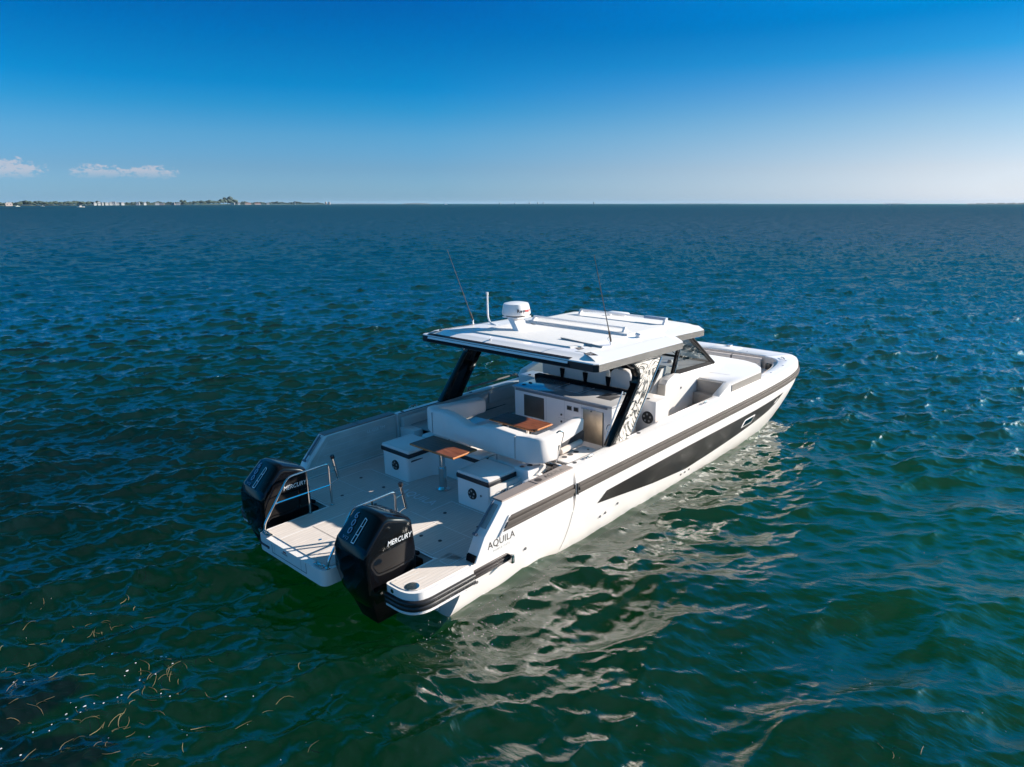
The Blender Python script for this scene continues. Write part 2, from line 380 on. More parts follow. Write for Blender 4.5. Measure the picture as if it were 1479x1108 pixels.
me.update(calc_edges=True); me.polygons.foreach_set('use_smooth', np.ones(len(faces), dtype=bool))
seao = bpy.data.objects.new('water', me); col.objects.link(seao); tag(seao, kind='structure')
def water_mat():
    M = bpy.data.materials.new('sea_water'); M.use_nodes = True; t = M.node_tree; t.nodes.clear()
    o = t.nodes.new('ShaderNodeOutputMaterial')
    geo = t.nodes.new('ShaderNodeNewGeometry')
    n = t.nodes.new('ShaderNodeTexNoise'); n.inputs['Scale'].default_value = .06; n.inputs['Detail'].default_value = 3; t.links.new(geo.outputs['Position'], n.inputs['Vector'])
    r = t.nodes.new('ShaderNodeValToRGB'); e = r.color_ramp.elements
    e[0].position = .35; e[0].color = (.0002, .0020, .0026, 1); e[1].position = .65; e[1].color = (.0002, .0028, .0024, 1)
    t.links.new(n.outputs[0], r.inputs[0])
    # capillary ripples
    mp = t.nodes.new('ShaderNodeMapping'); mp.inputs['Rotation'].default_value = (0, 0, -WD); mp.inputs['Scale'].default_value = (13, 4.5, 1)
    t.links.new(geo.outputs['Position'], mp.inputs[0])
    n2 = t.nodes.new('ShaderNodeTexNoise'); n2.inputs['Scale'].default_value = 1.6; n2.inputs['Detail'].default_value = 4; n2.inputs['Distortion'].default_value = .7; t.links.new(mp.outputs[0], n2.inputs['Vector'])
    bn = t.nodes.new('ShaderNodeBump'); bn.inputs['Strength'].default_value = .33; bn.inputs['Distance'].default_value = .018; t.links.new(n2.outputs[0], bn.inputs['Height'])
    mp5 = t.nodes.new('ShaderNodeMapping'); mp5.inputs['Rotation'].default_value = (0, 0, -WD - .1); mp5.inputs['Scale'].default_value = (3.6, 1.1, 1); t.links.new(geo.outputs['Position'], mp5.inputs[0])
    n5 = t.nodes.new('ShaderNodeTexNoise'); n5.inputs['Scale'].default_value = 1.0; n5.inputs['Detail'].default_value = 5; n5.inputs['Roughness'].default_value = .62; n5.inputs['Distortion'].default_value = .4; t.links.new(mp5.outputs[0], n5.inputs['Vector'])
    b5 = t.nodes.new('ShaderNodeBump'); b5.inputs['Strength'].default_value = .75; b5.inputs['Distance'].default_value = .10; t.links.new(n5.outputs[0], b5.inputs['Height'])
    d5 = t.nodes.new('ShaderNodeVectorMath'); d5.operation = 'LENGTH'; t.links.new(geo.outputs['Position'], d5.inputs[0])
    r5 = t.nodes.new('ShaderNodeMapRange'); r5.inputs[1].default_value = 9; r5.inputs[2].default_value = 26; r5.inputs[3].default_value = .12; r5.inputs[4].default_value = .85; t.links.new(d5.outputs['Value'], r5.inputs[0]); t.links.new(r5.outputs[0], b5.inputs['Strength'])
    t.links.new(b5.outputs[0], bn.inputs['Normal'])
    n3 = t.nodes.new('ShaderNodeTexNoise'); n3.inputs['Scale'].default_value = .45; n3.inputs['Detail'].default_value = 4; n3.inputs['Roughness'].default_value = .75; t.links.new(geo.outputs['Position'], n3.inputs['Vector'])
    v1 = t.nodes.new('ShaderNodeVectorMath'); v1.operation = 'SUBTRACT'; v1.inputs[1].default_value = (.5, .5, .5); t.links.new(n3.outputs['Color'], v1.inputs[0])
    v2 = t.nodes.new('ShaderNodeVectorMath'); v2.operation = 'SCALE'; t.links.new(v1.outputs[0], v2.inputs[0])
    dl = t.nodes.new('ShaderNodeVectorMath'); dl.operation = 'LENGTH'; t.links.new(geo.outputs['Position'], dl.inputs[0])
    rk = t.nodes.new('ShaderNodeMapRange'); rk.inputs[1].default_value = 40; rk.inputs[2].default_value = 700; rk.inputs[3].default_value = 0; rk.inputs[4].default_value = 1.6
    t.links.new(dl.outputs['Value'], rk.inputs[0]); t.links.new(rk.outputs[0], v2.inputs['Scale'])
    v3 = t.nodes.new('ShaderNodeVectorMath'); v3.operation = 'ADD'; t.links.new(bn.outputs[0], v3.inputs[0]); t.links.new(v2.outputs[0], v3.inputs[1])
    v4 = t.nodes.new('ShaderNodeVectorMath'); v4.operation = 'NORMALIZE'; t.links.new(v3.outputs[0], v4.inputs[0]); bn = v4
    df = t.nodes.new('ShaderNodeBsdfDiffuse'); t.links.new(r.outputs[0], df.inputs[0])
    tr = t.nodes.new('ShaderNodeBsdfTransparent'); tr.inputs[0].default_value = (.26, .60, .36, 1)
    body = t.nodes.new('ShaderNodeAddShader'); t.links.new(df.outputs[0], body.inputs[0]); t.links.new(tr.outputs[0], body.inputs[1])
    gl = t.nodes.new('ShaderNodeBsdfGlossy'); t.links.new(bn.outputs[0], gl.inputs['Normal'])
    ds = t.nodes.new('ShaderNodeVectorMath'); ds.operation = 'LENGTH'; t.links.new(geo.outputs['Position'], ds.inputs[0])
    rg = t.nodes.new('ShaderNodeMapRange'); rg.inputs[1].default_value = 40; rg.inputs[2].default_value = 500; rg.inputs[3].default_value = .11; rg.inputs[4].default_value = .16
    t.links.new(ds.outputs['Value'], rg.inputs[0]); t.links.new(rg.outputs[0], gl.inputs['Roughness'])
    fr = t.nodes.new('ShaderNodeFresnel'); fr.inputs[0].default_value = 1.8; t.links.new(bn.outputs[0], fr.inputs['Normal'])
    f2 = t.nodes.new('ShaderNodeMath'); f2.operation = 'MULTIPLY'; t.links.new(fr.outputs[0], f2.inputs[0])
    f3 = t.nodes.new('ShaderNodeMapRange'); f3.inputs[1].default_value = 9; f3.inputs[2].default_value = 24; f3.inputs[3].default_value = 1.0; f3.inputs[4].default_value = 1.5; t.links.new(ds.outputs['Value'], f3.inputs[0]); t.links.new(f3.outputs[0], f2.inputs[1])
    m0 = t.nodes.new('ShaderNodeMath'); m0.operation = 'MINIMUM'; m0.inputs[1].default_value = .85; t.links.new(f2.outputs[0], m0.inputs[0])
    dv = t.nodes.new('ShaderNodeMath'); dv.operation = 'DIVIDE'; dv.inputs[0].default_value = 26.0; t.links.new(ds.outputs['Value'], dv.inputs[1]); dv.use_clamp = True
    dk = t.nodes.new('ShaderNodeMath'); dk.operation = 'MULTIPLY_ADD'; dk.inputs[1].default_value = .90; dk.inputs[2].default_value = .10; t.links.new(dv.outputs[0], dk.inputs[0])
    mn = t.nodes.new('ShaderNodeMath'); mn.operation = 'MULTIPLY'; t.links.new(m0.outputs[0], mn.inputs[0]); t.links.new(dk.outputs[0], mn.inputs[1])
    nm = t.nodes.new('ShaderNodeMapRange'); nm.inputs[1].default_value = .35; nm.inputs[2].default_value = .65; nm.inputs[3].default_value = .15; nm.inputs[4].default_value = 1.9; t.links.new(n3.outputs[0], nm.inputs[0])
    nb2 = t.nodes.new('ShaderNodeMapRange'); nb2.inputs[1].default_value = 60; nb2.inputs[2].default_value = 200; t.links.new(ds.outputs['Value'], nb2.inputs[0])
    nx = t.nodes.new('ShaderNodeMix'); nx.data_type = 'FLOAT'; nx.inputs[2].default_value = 1.0; t.links.new(nb2.outputs[0], nx.inputs[0]); t.links.new(nm.outputs[0], nx.inputs[3])
    ml = t.nodes.new('ShaderNodeMath'); ml.operation = 'MULTIPLY'; t.links.new(mn.outputs[0], ml.inputs[0]); t.links.new(nx.outputs[0], ml.inputs[1]); mn = ml
    fr = mn
    mx = t.nodes.new('ShaderNodeMixShader'); t.links.new(fr.outputs[0], mx.inputs[0]); t.links.new(body.outputs[0], mx.inputs[1]); t.links.new(gl.outputs[0], mx.inputs[2])
    t.links.new(mx.outputs[0], o.inputs[0]); return M
me.materials.append(water_mat())
# sea floor, its colour zones painting the light scattered up by the water
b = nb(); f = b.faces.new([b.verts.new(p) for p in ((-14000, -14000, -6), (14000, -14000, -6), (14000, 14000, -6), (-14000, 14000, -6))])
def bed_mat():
    M = bpy.data.materials.new('seabed_upwelling_tint'); M.use_nodes = True; t = M.node_tree; bs = t.nodes['Principled BSDF']; bs.inputs['Roughness'].default_value = 1; bs.inputs['Specular IOR Level'].default_value = 0
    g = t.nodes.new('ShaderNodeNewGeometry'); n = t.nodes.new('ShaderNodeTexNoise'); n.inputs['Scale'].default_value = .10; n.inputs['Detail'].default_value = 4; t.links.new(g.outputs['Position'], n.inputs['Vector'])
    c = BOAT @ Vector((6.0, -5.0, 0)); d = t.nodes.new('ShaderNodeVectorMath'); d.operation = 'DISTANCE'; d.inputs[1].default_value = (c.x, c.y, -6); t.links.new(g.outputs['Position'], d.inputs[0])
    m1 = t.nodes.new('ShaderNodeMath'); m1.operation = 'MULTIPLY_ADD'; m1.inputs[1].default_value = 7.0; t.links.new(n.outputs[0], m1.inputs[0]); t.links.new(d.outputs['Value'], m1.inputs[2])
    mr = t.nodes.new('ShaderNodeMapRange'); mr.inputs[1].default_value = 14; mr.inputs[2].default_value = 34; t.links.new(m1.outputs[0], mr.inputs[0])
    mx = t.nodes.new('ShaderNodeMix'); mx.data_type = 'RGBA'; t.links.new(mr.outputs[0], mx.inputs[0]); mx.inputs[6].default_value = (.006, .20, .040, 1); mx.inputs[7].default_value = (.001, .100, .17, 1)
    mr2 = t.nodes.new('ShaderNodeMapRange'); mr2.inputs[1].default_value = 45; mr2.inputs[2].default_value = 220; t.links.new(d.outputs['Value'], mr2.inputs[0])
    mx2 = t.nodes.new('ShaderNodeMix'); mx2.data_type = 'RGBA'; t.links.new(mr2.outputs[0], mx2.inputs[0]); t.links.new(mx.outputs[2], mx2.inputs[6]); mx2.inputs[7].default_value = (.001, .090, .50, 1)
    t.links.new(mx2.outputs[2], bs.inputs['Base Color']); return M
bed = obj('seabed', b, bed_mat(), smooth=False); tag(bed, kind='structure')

# ================================================================== THE BOAT
boat = bpy.data.objects.new('power_catamaran', None); col.objects.link(boat); boat.matrix_world = BOAT
tag(boat, 'white power catamaran with hardtop, open stern deck and two black outboards, floating in the foreground', 'boat')
def lerp_tab(T, z):
    T = sorted(T)
    if z <= T[0][0]: return T[0][1:]
    for a, b in zip(T, T[1:]):
        if z <= b[0]:
            t = (z - a[0]) / (b[0] - a[0]); return tuple(p + (q - p) * t for p, q in zip(a[1:], b[1:]))
    return T[-1][1:]
#  z, half breadth, q, r, stem x
HT = [(-1.25, 1.40, 1.9, 1.2, 9.7), (-1.0, 1.62, 2.3, 1.35, 10.25), (-.75, 1.80, 2.8, 1.6, 10.65), (-.5, 1.92, 3.3, 1.85, 10.86), (-.25, 2.01, 3.8, 2.15, 10.97),
      (0, 2.08, 4.6, 2.5, 11.0), (.2, 2.12, 5.4, 2.8, 11.0), (.7, 2.12, 6.0, 3.0, 11.0)]
def hullY(X, z):
    B, q, r, xs = lerp_tab(HT, z)
    if X <= 4.5: return B
    u = min(1, (X - 4.5) / (xs - 4.5)); return 1.35 + (B - 1.35) * (1 - u ** q) ** (1 / r)
def sheer(X): return 0.655 - 0.05 * max(0, min(1, (X - 2) / 9))
NS = 46
def ring(z, Xa, zfun=None, inset=0.0, yfun=None, xs=None, end='deck'):
    pts = []; x1 = lerp_tab(HT, z)[3] if xs is None else xs
    for i in range(NS + 1):
        t = i / NS; X = Xa + (x1 - Xa) * (1 - (1 - t) ** 1.8)
        Y = (yfun(X) if yfun else hullY(X, z)) - inset
        pts.append((X, Y, zfun(X) if zfun else z))
    X, Y, Z = pts[-1]
    if end == 'deck':
        for k in range(1, 6): pts.append((X + 0.04 * math.sin(k / 5 * math.pi / 2), Y * (1 - k / 5), Z))
    elif end == 'tunnel':
        for k in range(1, 6): t = k / 5; pts.append((X - 1.2 * math.sin(t * math.pi / 2), Y * (1 - t), Z + 0.05 * t))
    else:
        for k in range(1, 6):
            t = k / 5; pts.append((X - (X - Xa) * t ** 1.6, Y - (Y - 0.72) * math.sin(t * math.pi / 2) ** .8, Z))
    return pts
def loft2(bm, rings, sgn, mis=None, cap=False):
    V = [[bm.verts.new((x, y * sgn, z)) for x, y, z in r] for r in rings]
    for k, (A, B) in enumerate(zip(V, V[1:])):
        for i in range(len(A) - 1):
            try: f = bm.faces.new((A[i], A[i + 1], B[i + 1], B[i])); f.material_index = mis[k] if mis else 0
            except ValueError: pass
    return V
# lower hull
b = nb()
for s in (-1, 1):
    lv = [0.0, -.08, -.17]; rg = [ring(z, -.16 - .1 * (-z), end='tunnel') for z in lv]
    rg += [ring(z, -.2 - .12 * (-z), end='hull') for z in (-.25, -.38, -.5, -.62, -.75, -.87, -1.0, -1.12, -1.25)]
    V = loft2(b, rg, s)
    # transom of this hull
    L = V[3:]
    for A, B in zip(L, L[1:]):
        b.faces.new((A[0], B[0], B[-1], A[-1]))
    b.faces.new([r[0] for r in V[:4]] + [V[3][-1], b.verts.new((-.2, 0.72 * s, 0))])
    bk = L[-1]; b.faces.new([v for v in bk])
# bridge deck between the hulls (tunnel roof)
box(b, -.34, 9.4, -.9, .9, -.22, -.035)
hull = obj('hull', b, WHITE, boat, ang=30)
# topsides, gunwale and inner liner from the fold-down section forward
b = nb()
yin = lambda X: 1.90 if X < 3.5 else (1.90 - .08 * min(1, (X - 3.5) / 1.5) if X < 5 else 1.15 + .67 * max(0, 1 - (min(1, (X - 5) / 5.35)) ** 7) ** (1 / 2.4))
for s in (-1, 1):
    rg = [ring(0.001, 1.89), ring(.1, 1.89), ring(.25, 1.89), ring(.42, 1.89)]
    rg += [ring(.5, 1.89, inset=.006), ring(.6, 1.89, zfun=lambda X: sheer(X) - .06, inset=.022), ring(.6, 1.89, zfun=lambda X: sheer(X) - .02, inset=.045), ring(.6, 1.89, zfun=lambda X: sheer(X), inset=.09)]
    rg += [ring(.6, 1.89, zfun=lambda X: sheer(X) + .004, yfun=lambda X: yin(X) + .03, xs=10.44)]
    rg += [ring(.6, 1.89, zfun=lambda X: sheer(X) - .012, yfun=yin, xs=10.41)]
    rg += [ring(.6, 1.89, zfun=lambda X: sheer(X) - .2, yfun=yin, xs=10.41), ring(.6, 1.89, zfun=lambda X: .01, yfun=yin, xs=10.41)]
    V = loft2(b, rg, s, mis=[0] * 9 + [1, 1])
    b.faces.new([r[0] for r in V])
gun = obj('topsides', b, [WHITE, LINER], boat, ang=32)

# seams, rub rails
def sweep_side(bm, X0, X1, prof, s, n=70, mi=0, front=True, lift=0.0):
    rows = []
    for i in range(n + 1):
        X = X0 + (X1 - X0) * (1 - (1 - i / n) ** (1.8 if front else 1))
        rows.append((X, hullY(X, .34)))
    if front:
        Xe, Ye = rows[-1]
        for k in range(1, 7): rows.append((Xe + .04 * math.sin(k / 6 * math.pi / 2), Ye * (1 - k / 6)))
    V = []
    for i, (X, Y) in enumerate(rows):
        a = rows[max(0, i - 1)]; c = rows[min(len(rows) - 1, i + 1)]
        d = Vector((c[0] - a[0], c[1] - a[1])).normalized(); nrm = Vector((-d.y, d.x))
        if nrm.y < 0 and abs(d.x) > .3: nrm = -nrm
        if nrm.x < 0 and abs(d.x) <= .3: nrm = -nrm
        V.append([bm.verts.new((X + nrm.x * o, (Y + nrm.y * o) * s, z + lift)) for o, z in prof])
    for A, B in zip(V, V[1:]):
        for k in range(len(prof) - 1):
            f = bm.faces.new((A[k], B[k], B[k + 1], A[k + 1])); f.material_index = prof_mi[k]
    if not front: bm.faces.new(V[-1])
    bm.faces.new(V[0][::-1])
RP = [(-.02, .262), (.012, .262), (.026, .272), (.034, .296), (.016, .306), (.016, .316), (.040, .326), (.046, .352), (.040, .374), (.018, .382), (.018, .392), (.034, .398), (.030, .418), (.012, .424), (-.02, .424)]
prof_mi = [1, 1, 0, 0, 1, 0, 0, 0, 0, 1, 0, 0, 0, 0]
for s in (-1, 1):
    b = nb(); sweep_side(b, 1.93, 11.0, RP, s); obj('rub_rail', b, [RUB, RUBD], boat, ang=50)
# joints of the rub rail
for s in (-1, 1):
    b = nb(); box(b, 1.838, 1.853, s * 2.09 - .06, s * 2.09 + .062, .255, .43, r=.004); box(b, 1.905, 1.918, s * 2.09 - .06, s * 2.09 + .062, .255, .43, r=.004)
    obj('rail_end_cap', b, CHAR, boat)
    b = nb(); Ya = s * hullY(2, .2)
    t = [(1.868, hullY(2, z) + .002, z) for z in (.64, .43)] 
    for k in range(14):
        z0 = .25 - k * .068; z1 = z0 - .068
        q = [(1.866, s * (hullY(1.87, z0) + .003), z0), (1.874, s * (hullY(1.87, z0) + .003), z0), (1.874, s * (hullY(1.87, z1) + .003), z1), (1.866, s * (hullY(1.87, z1) + .003), z1)]
        b.faces.new([b.verts.new(p) for p in q])
    obj('hull_seam', b, SEAM, boat)

# black hull graphic with its porthole
def on_hull(bm, poly, s, off=.006, mi=0):
    t = bmesh.new(); t.faces.new([t.verts.new((x, 0, z)) for x, z in poly]); bmesh.ops.triangulate(t, faces=t.faces)
    for _ in range(4):
        es = [e for e in t.edges if e.calc_length() > .16]
        if not es: break
        bmesh.ops.subdivide_edges(t, edges=es, cuts=1, use_grid_fill=False); bmesh.ops.triangulate(t, faces=t.faces)
    for v in t.verts: v.co.y = s * (hullY(v.co.x, v.co.z) + off)
    for f in t.faces: f.material_index = mi
    merge(bm, t)
GR = [(2.50, -.11), (2.68, .05), (3.9, .065), (5.2, .075), (6.6, .07), (7.9, .065), (8.7, .075), (9.42, .095), (9.12, -.10), (8.85, -.19), (8.3, -.265), (7.4, -.35), (6.4, -.42), (5.35, -.475), (4.2, -.36), (3.2, -.21)]
def ring_poly(x0, x1, z0, z1, sh, r=.05, n=4):
    o = []
    for cx, cz, a0 in ((x1 - r, z1 - r, 0), (x0 + r, z1 - r, 90), (x0 + r, z0 + r, 180), (x1 - r, z0 + r, 270)):
        for k in range(n + 1):
            a = R(a0 + 90 * k / n); X, Z = cx + r * math.cos(a), cz + r * math.sin(a); o.append((X + sh * (Z - z0) / (z1 - z0), Z))
    return o
for s in (-1, 1):
    b = nb(); on_hull(b, GR, s, .005); g = obj('hull_graphic', b, HULLG, boat)
    b = nb()
    O = ring_poly(7.37, 7.90, -.215, -.035, .06, .05); I = ring_poly(7.42, 7.86, -.185, -.065, .045, .035)
    n = len(O)
    vo = [b.verts.new((x, s * (hullY(x, z) + .012), z)) for x, z in O]; vi = [b.verts.new((x, s * (hullY(x, z) + .020), z)) for x, z in I]
    for k in range(n): b.faces.new((vo[k], vo[(k + 1) % n], vi[(k + 1) % n], vi[k]))
    ph = obj('porthole_frame', b, WHITE, boat)
    b = nb(); b.faces.new([b.verts.new((x, s * (hullY(x, z) + .011), z)) for x, z in I]); obj('porthole_pane', b, SCREEN, ph)
    b = nb(); on_hull(b, [(8.93, -.055), (9.10, .03), (9.16, .03), (9.08, -.06)], s, .010); obj('graphic_flash', b, WHITE, g)
    for (x, z) in ((2.72, -.44), (2.85, -.42), (3.15, -.36), (5.28, -.565), (5.42, -.56), (5.56, -.55), (.02, -.35), (.9, -.22)):
        b = nb(); cyl(b, (x, s * (hullY(x, z) - .01), z), .022, .02 * s, axis='y', n=12); obj('hull_outlet', b, SEAM, boat)

# deck sole with tread, engine wells cut in its aft edge
PA, PW, WX, SY, SA = -1.452, .808, -.35, 1.587, -1.10
def sole_poly(i=0.0):
    return [(9.8, -1.88), (WX + i, -1.88 if i else -2.06), (WX + i, -SY - i), (WX + i, -PW)]
b = nb()
prism(b, [(WX, -1.88), (WX, 1.88), (9.0, 1.88), (10.1, 1.5), (10.1, -1.5), (9.0, -1.88)], XY, -.03, -.004)
box(b, -.35, 1.86, -2.06, 2.06, -.03, -.006)
box(b, -.346, -.30, -1.6, 1.6, -.75, -.012)     # transom wall behind the wells
sole = obj('cockpit_sole', b, WHITE, boat)
b = nb()
prism(b, [(-.32, -1.56), (-.32, 1.56), (-.16, 1.88), (10.2, 1.6), (10.2, -1.6), (-.16, -1.88)], XY, -.01, 0.0)
obj('deck_tread', b, TREAD, boat, smooth=False)
# aft swim platforms beside the engines
def rounded(poly, rr, n=6):
    """round given corners of a closed polygon; rr per corner"""
    o = []; P = [Vector(p) for p in poly]; L = len(P)
    for i in range(L):
        r = rr[i]
        if not r: o.append(tuple(P[i])); continue
        a = (P[i - 1] - P[i]).normalized(); c = (P[(i + 1) % L] - P[i]).normalized()
        A = P[i] + a * r; B = P[i] + c * r
        for k in range(n + 1):
            t = k / n; q = A * (1 - t) ** 2 + P[i] * 2 * t * (1 - t) + B * t * t; o.append((q.x, q.y))
    return o
for s in (-1, 1):
    def S(P): return [(x, y * s) for x, y in P]
    outer = [(-.14, 2.09), (-.14, 1.60), (WX, SY), (SA, SY), (SA - .03, 1.78), (-.98, 2.06), (-.72, 2.10)]
    outr = rounded([(-.14, 2.10), (-.14, SY + .01), (WX, SY), (SA, SY), (SA, 2.10)], [0, 0, 0, .05, .30], 8)
    b = nb(); prism(b, S(outr), XY, -.115, -.008)
    pl = obj('side_platform', b, WHITE, boat)
    b = nb(); tr = rounded([(-.10, 2.045), (-.10, SY + .045), (WX, SY + .04), (SA + .04, SY + .04), (SA + .04, 2.045)], [0, 0, 0, .04, .27], 8)
    prism(b, S(tr), XY, -.008, .0); obj('tread_panel', b, TREAD, pl, smooth=False)
    # black fender band and white lip wrapped around the platform edge
    def band(z0, z1, out, M, nm, x0=-.15, capped=True):
        bb = nb(); path = [(x0, 2.10)] + [q for q in rounded([(x0, 2.10), (SA, 2.10), (SA, SY + .03)], [0, .30, 0], 10)][1:]
        path = [Vector(p) for p in path]
        prof = [(-.03, z1), (out * .7, z1), (out, z1 - .015), (out, (z0 + z1) / 2 + .012), (out - .012, (z0 + z1) / 2), (out, (z0 + z1) / 2 - .012), (out, z0 + .015), (out * .7, z0), (-.03, z0)]
        V = []
        for i, p in enumerate(path):
            a = path[max(0, i - 1)]; c = path[min(len(path) - 1, i + 1)]; d = (c - a).normalized(); nn = Vector((d.y, -d.x))
            if nn.y < -0.01 or (abs(nn.y) < .02 and nn.x > 0): nn = -nn
            V.append([bb.verts.new((p.x + nn.x * o, (p.y + nn.y * o) * s, z)) for o, z in prof])
        for A, B in zip(V, V[1:]):
            for k in range(len(prof) - 1): bb.faces.new((A[k], B[k], B[k + 1], A[k + 1]))
        bb.faces.new(V[0]); bb.faces.new(V[-1])
        return obj(nm, bb, M, pl, ang=50)
    band(-.235, -.105, .045, FENDER, 'fender_strip')
    band(-.275, -.237, .03, WHITE, 'platform_lip', x0=-.3)
    b = nb(); prism(b, S(rounded([(-.16, 2.06), (-.16, SY + .03), (SA + .03, SY + .03), (SA + .03, 2.06)], [0, 0, .03, .28], 8)), XY, -.27, -.112); obj('platform_underside', b, WHITE, pl)
    b = nb(); cyl(b, (SA + .155, s * 1.90, .001), .085, .004, n=24, mi=0); obj('platform_cleat', b, [STEEL], pl)
    b = nb(); cyl(b, (SA - .006, s * 1.72, -.06), .028, .012, axis='x', n=14, mi=0); obj('towing_eye', b, STEEL, pl)
    b = nb(); box(b, .50, .55, s * 2.10 - .055, s * 2.10 + .055, -.235, -.105, r=.01); obj('fender_end_cap', b, STEEL, pl)
    # hull side below the platform runs on as a straight fender to the bulwark
    b = nb()
    for (z0, z1, o) in ((-.225, -.19, .03), (-.18, -.145, .045), (-.135, -.108, .03)):
        box(b, -.11, .50, s * (hullY(0, -.17) + o / 2) - .03, s * (hullY(0, -.17) + o / 2) + .04, z0, z1, r=.008)
    obj('fender_rail', b, RUBD, boat)
    # inlay lines on the tread
    b = nb()
    for yy in (1.72, 1.86): ribbon(b, [(-.70, s * yy), (-.98, s * (yy - .07))], .008, .0035)
    ribbon(b, [(-.12, s * 1.70), (-.34, s * 1.70), (-.34, s * 1.86), (-.10, s * 1.86)], .010, .0035)
    obj('inlay_lines', b, INLAY, pl, smooth=False)

# centre platform between the engines
b = nb(); prism(b, rounded([(-.30, -PW), (-.30, PW), (PA, PW), (PA, -PW)], [0, 0, .12, .12], 6), XY, -.225, -.008, r=0)
cp = obj('centre_platform', b, WHITE, boat)
b = nb(); prism(b, rounded([(-.32, -PW + .05), (-.32, PW - .05), (PA + .10, PW - .05), (PA + .10, -PW + .05)], [0, 0, .1, .1], 5), XY, -.008, .001); obj('tread_panel', b, TREAD, cp, smooth=False)
b = nb()
for pts in ([(-1.35, .38), (-.32, .38)], [(-1.35, -.38), (-.32, -.38)]): ribbon(b, pts, .014, .0045)
obj('inlay_lines', b, INLAY, cp, smooth=False)
b = nb()
for pts in ([(-.85, -.38), (-.85, .38)],): ribbon(b, pts, .006, .0045)
def pl3(u, v, w): return Vector((PA - w, u, v))
ribbon(b, [(.42, -.05), (.42, -.165), (-.42, -.165), (-.42, -.03)], .008, .003, fn=pl3)
ribbon(b, [(.36, -.03), (.36, -.15)], .004, .003, fn=pl3); ribbon(b, [(-.30, -.165), (-.30, -.04)], .004, .003, fn=pl3)
obj('locker_seams', b, SEAM, cp, smooth=False)
b = nb(); cyl(b, (PA - .002, .72, -.115), .02, -.012, axis='x', n=12); cyl(b, (PA - .002, .52, -.125), .02, -.012, axis='x', n=12); box(b, PA - .012, PA, .52, .72, -.137, -.105, r=.004)
obj('swim_ladder_socket', b, SEAM, cp)
for y in (.64, -.64):
    b = nb(); box(b, PA + .03, PA + .095, y - .10, y + .10, .002, .02, r=.008); tube(b, bend([(PA + .06, y - .09, .01), (PA + .06, y - .06, .045), (PA + .06, y + .06, .045), (PA + .06, y + .09, .01)], .02), .008, 6)
    obj('pop_up_cleat', b, STEEL, cp)
text('warning_label', 'PLATFORM', .028, (PA - .003, .10, -.085), (0, -1, 0), (0, 0, 1), BTXT, cp, th=.0005)
b = nb(); box(b, PA - .004, PA, .06, .13, -.062, -.046); obj('warning_badge', b, RTXT, cp)
for (x, y) in ((-.55, -.1), (-1.0, -.05)):
    b = nb(); cyl(b, (x, y, .001), .022, .004, n=14); obj('deck_fill_cap', b, STEEL, cp)

# stainless rails either side of the centre platform
for s in (1, -1):
    y = s * .78; b = nb()
    tube(b, bend([(-1.36, y, .0), (-1.34, y, .10), (-.93, y, .655), (-.27, y, .66), (-.27, y, -.01)], .07, 5), .016, 10)
    tube(b, [(-.64, y, .66), (-.64, y, 0)], .014, 8); tube(b, [(-1.16, y, .335), (-.27, y, .325)], .013, 8)
    for x in (-1.36, -.64, -.27): cyl(b, (x, y, .0), .032, .012, n=14)
    obj('stern_rail', b, STEEL, boat)
    b = nb(); tube(b, [(-.10, s * .80 + .02, .36), (-.17, s * .80 + .02, .72)], .022, 10, mi=0); tube(b, [(-.165, s * .80 + .02, .70), (-.175, s * .80 + .02, .745)], .03, 10, mi=1)
    tube(b, [(-.27, y, .55), (-.14, y + .02, .56)], .009, 6); tube(b, [(-.27, y, .33), (-.10, y + .02, .37)], .010, 6); 
    obj('rod_holder', b, [STEEL, FENDER], boat)

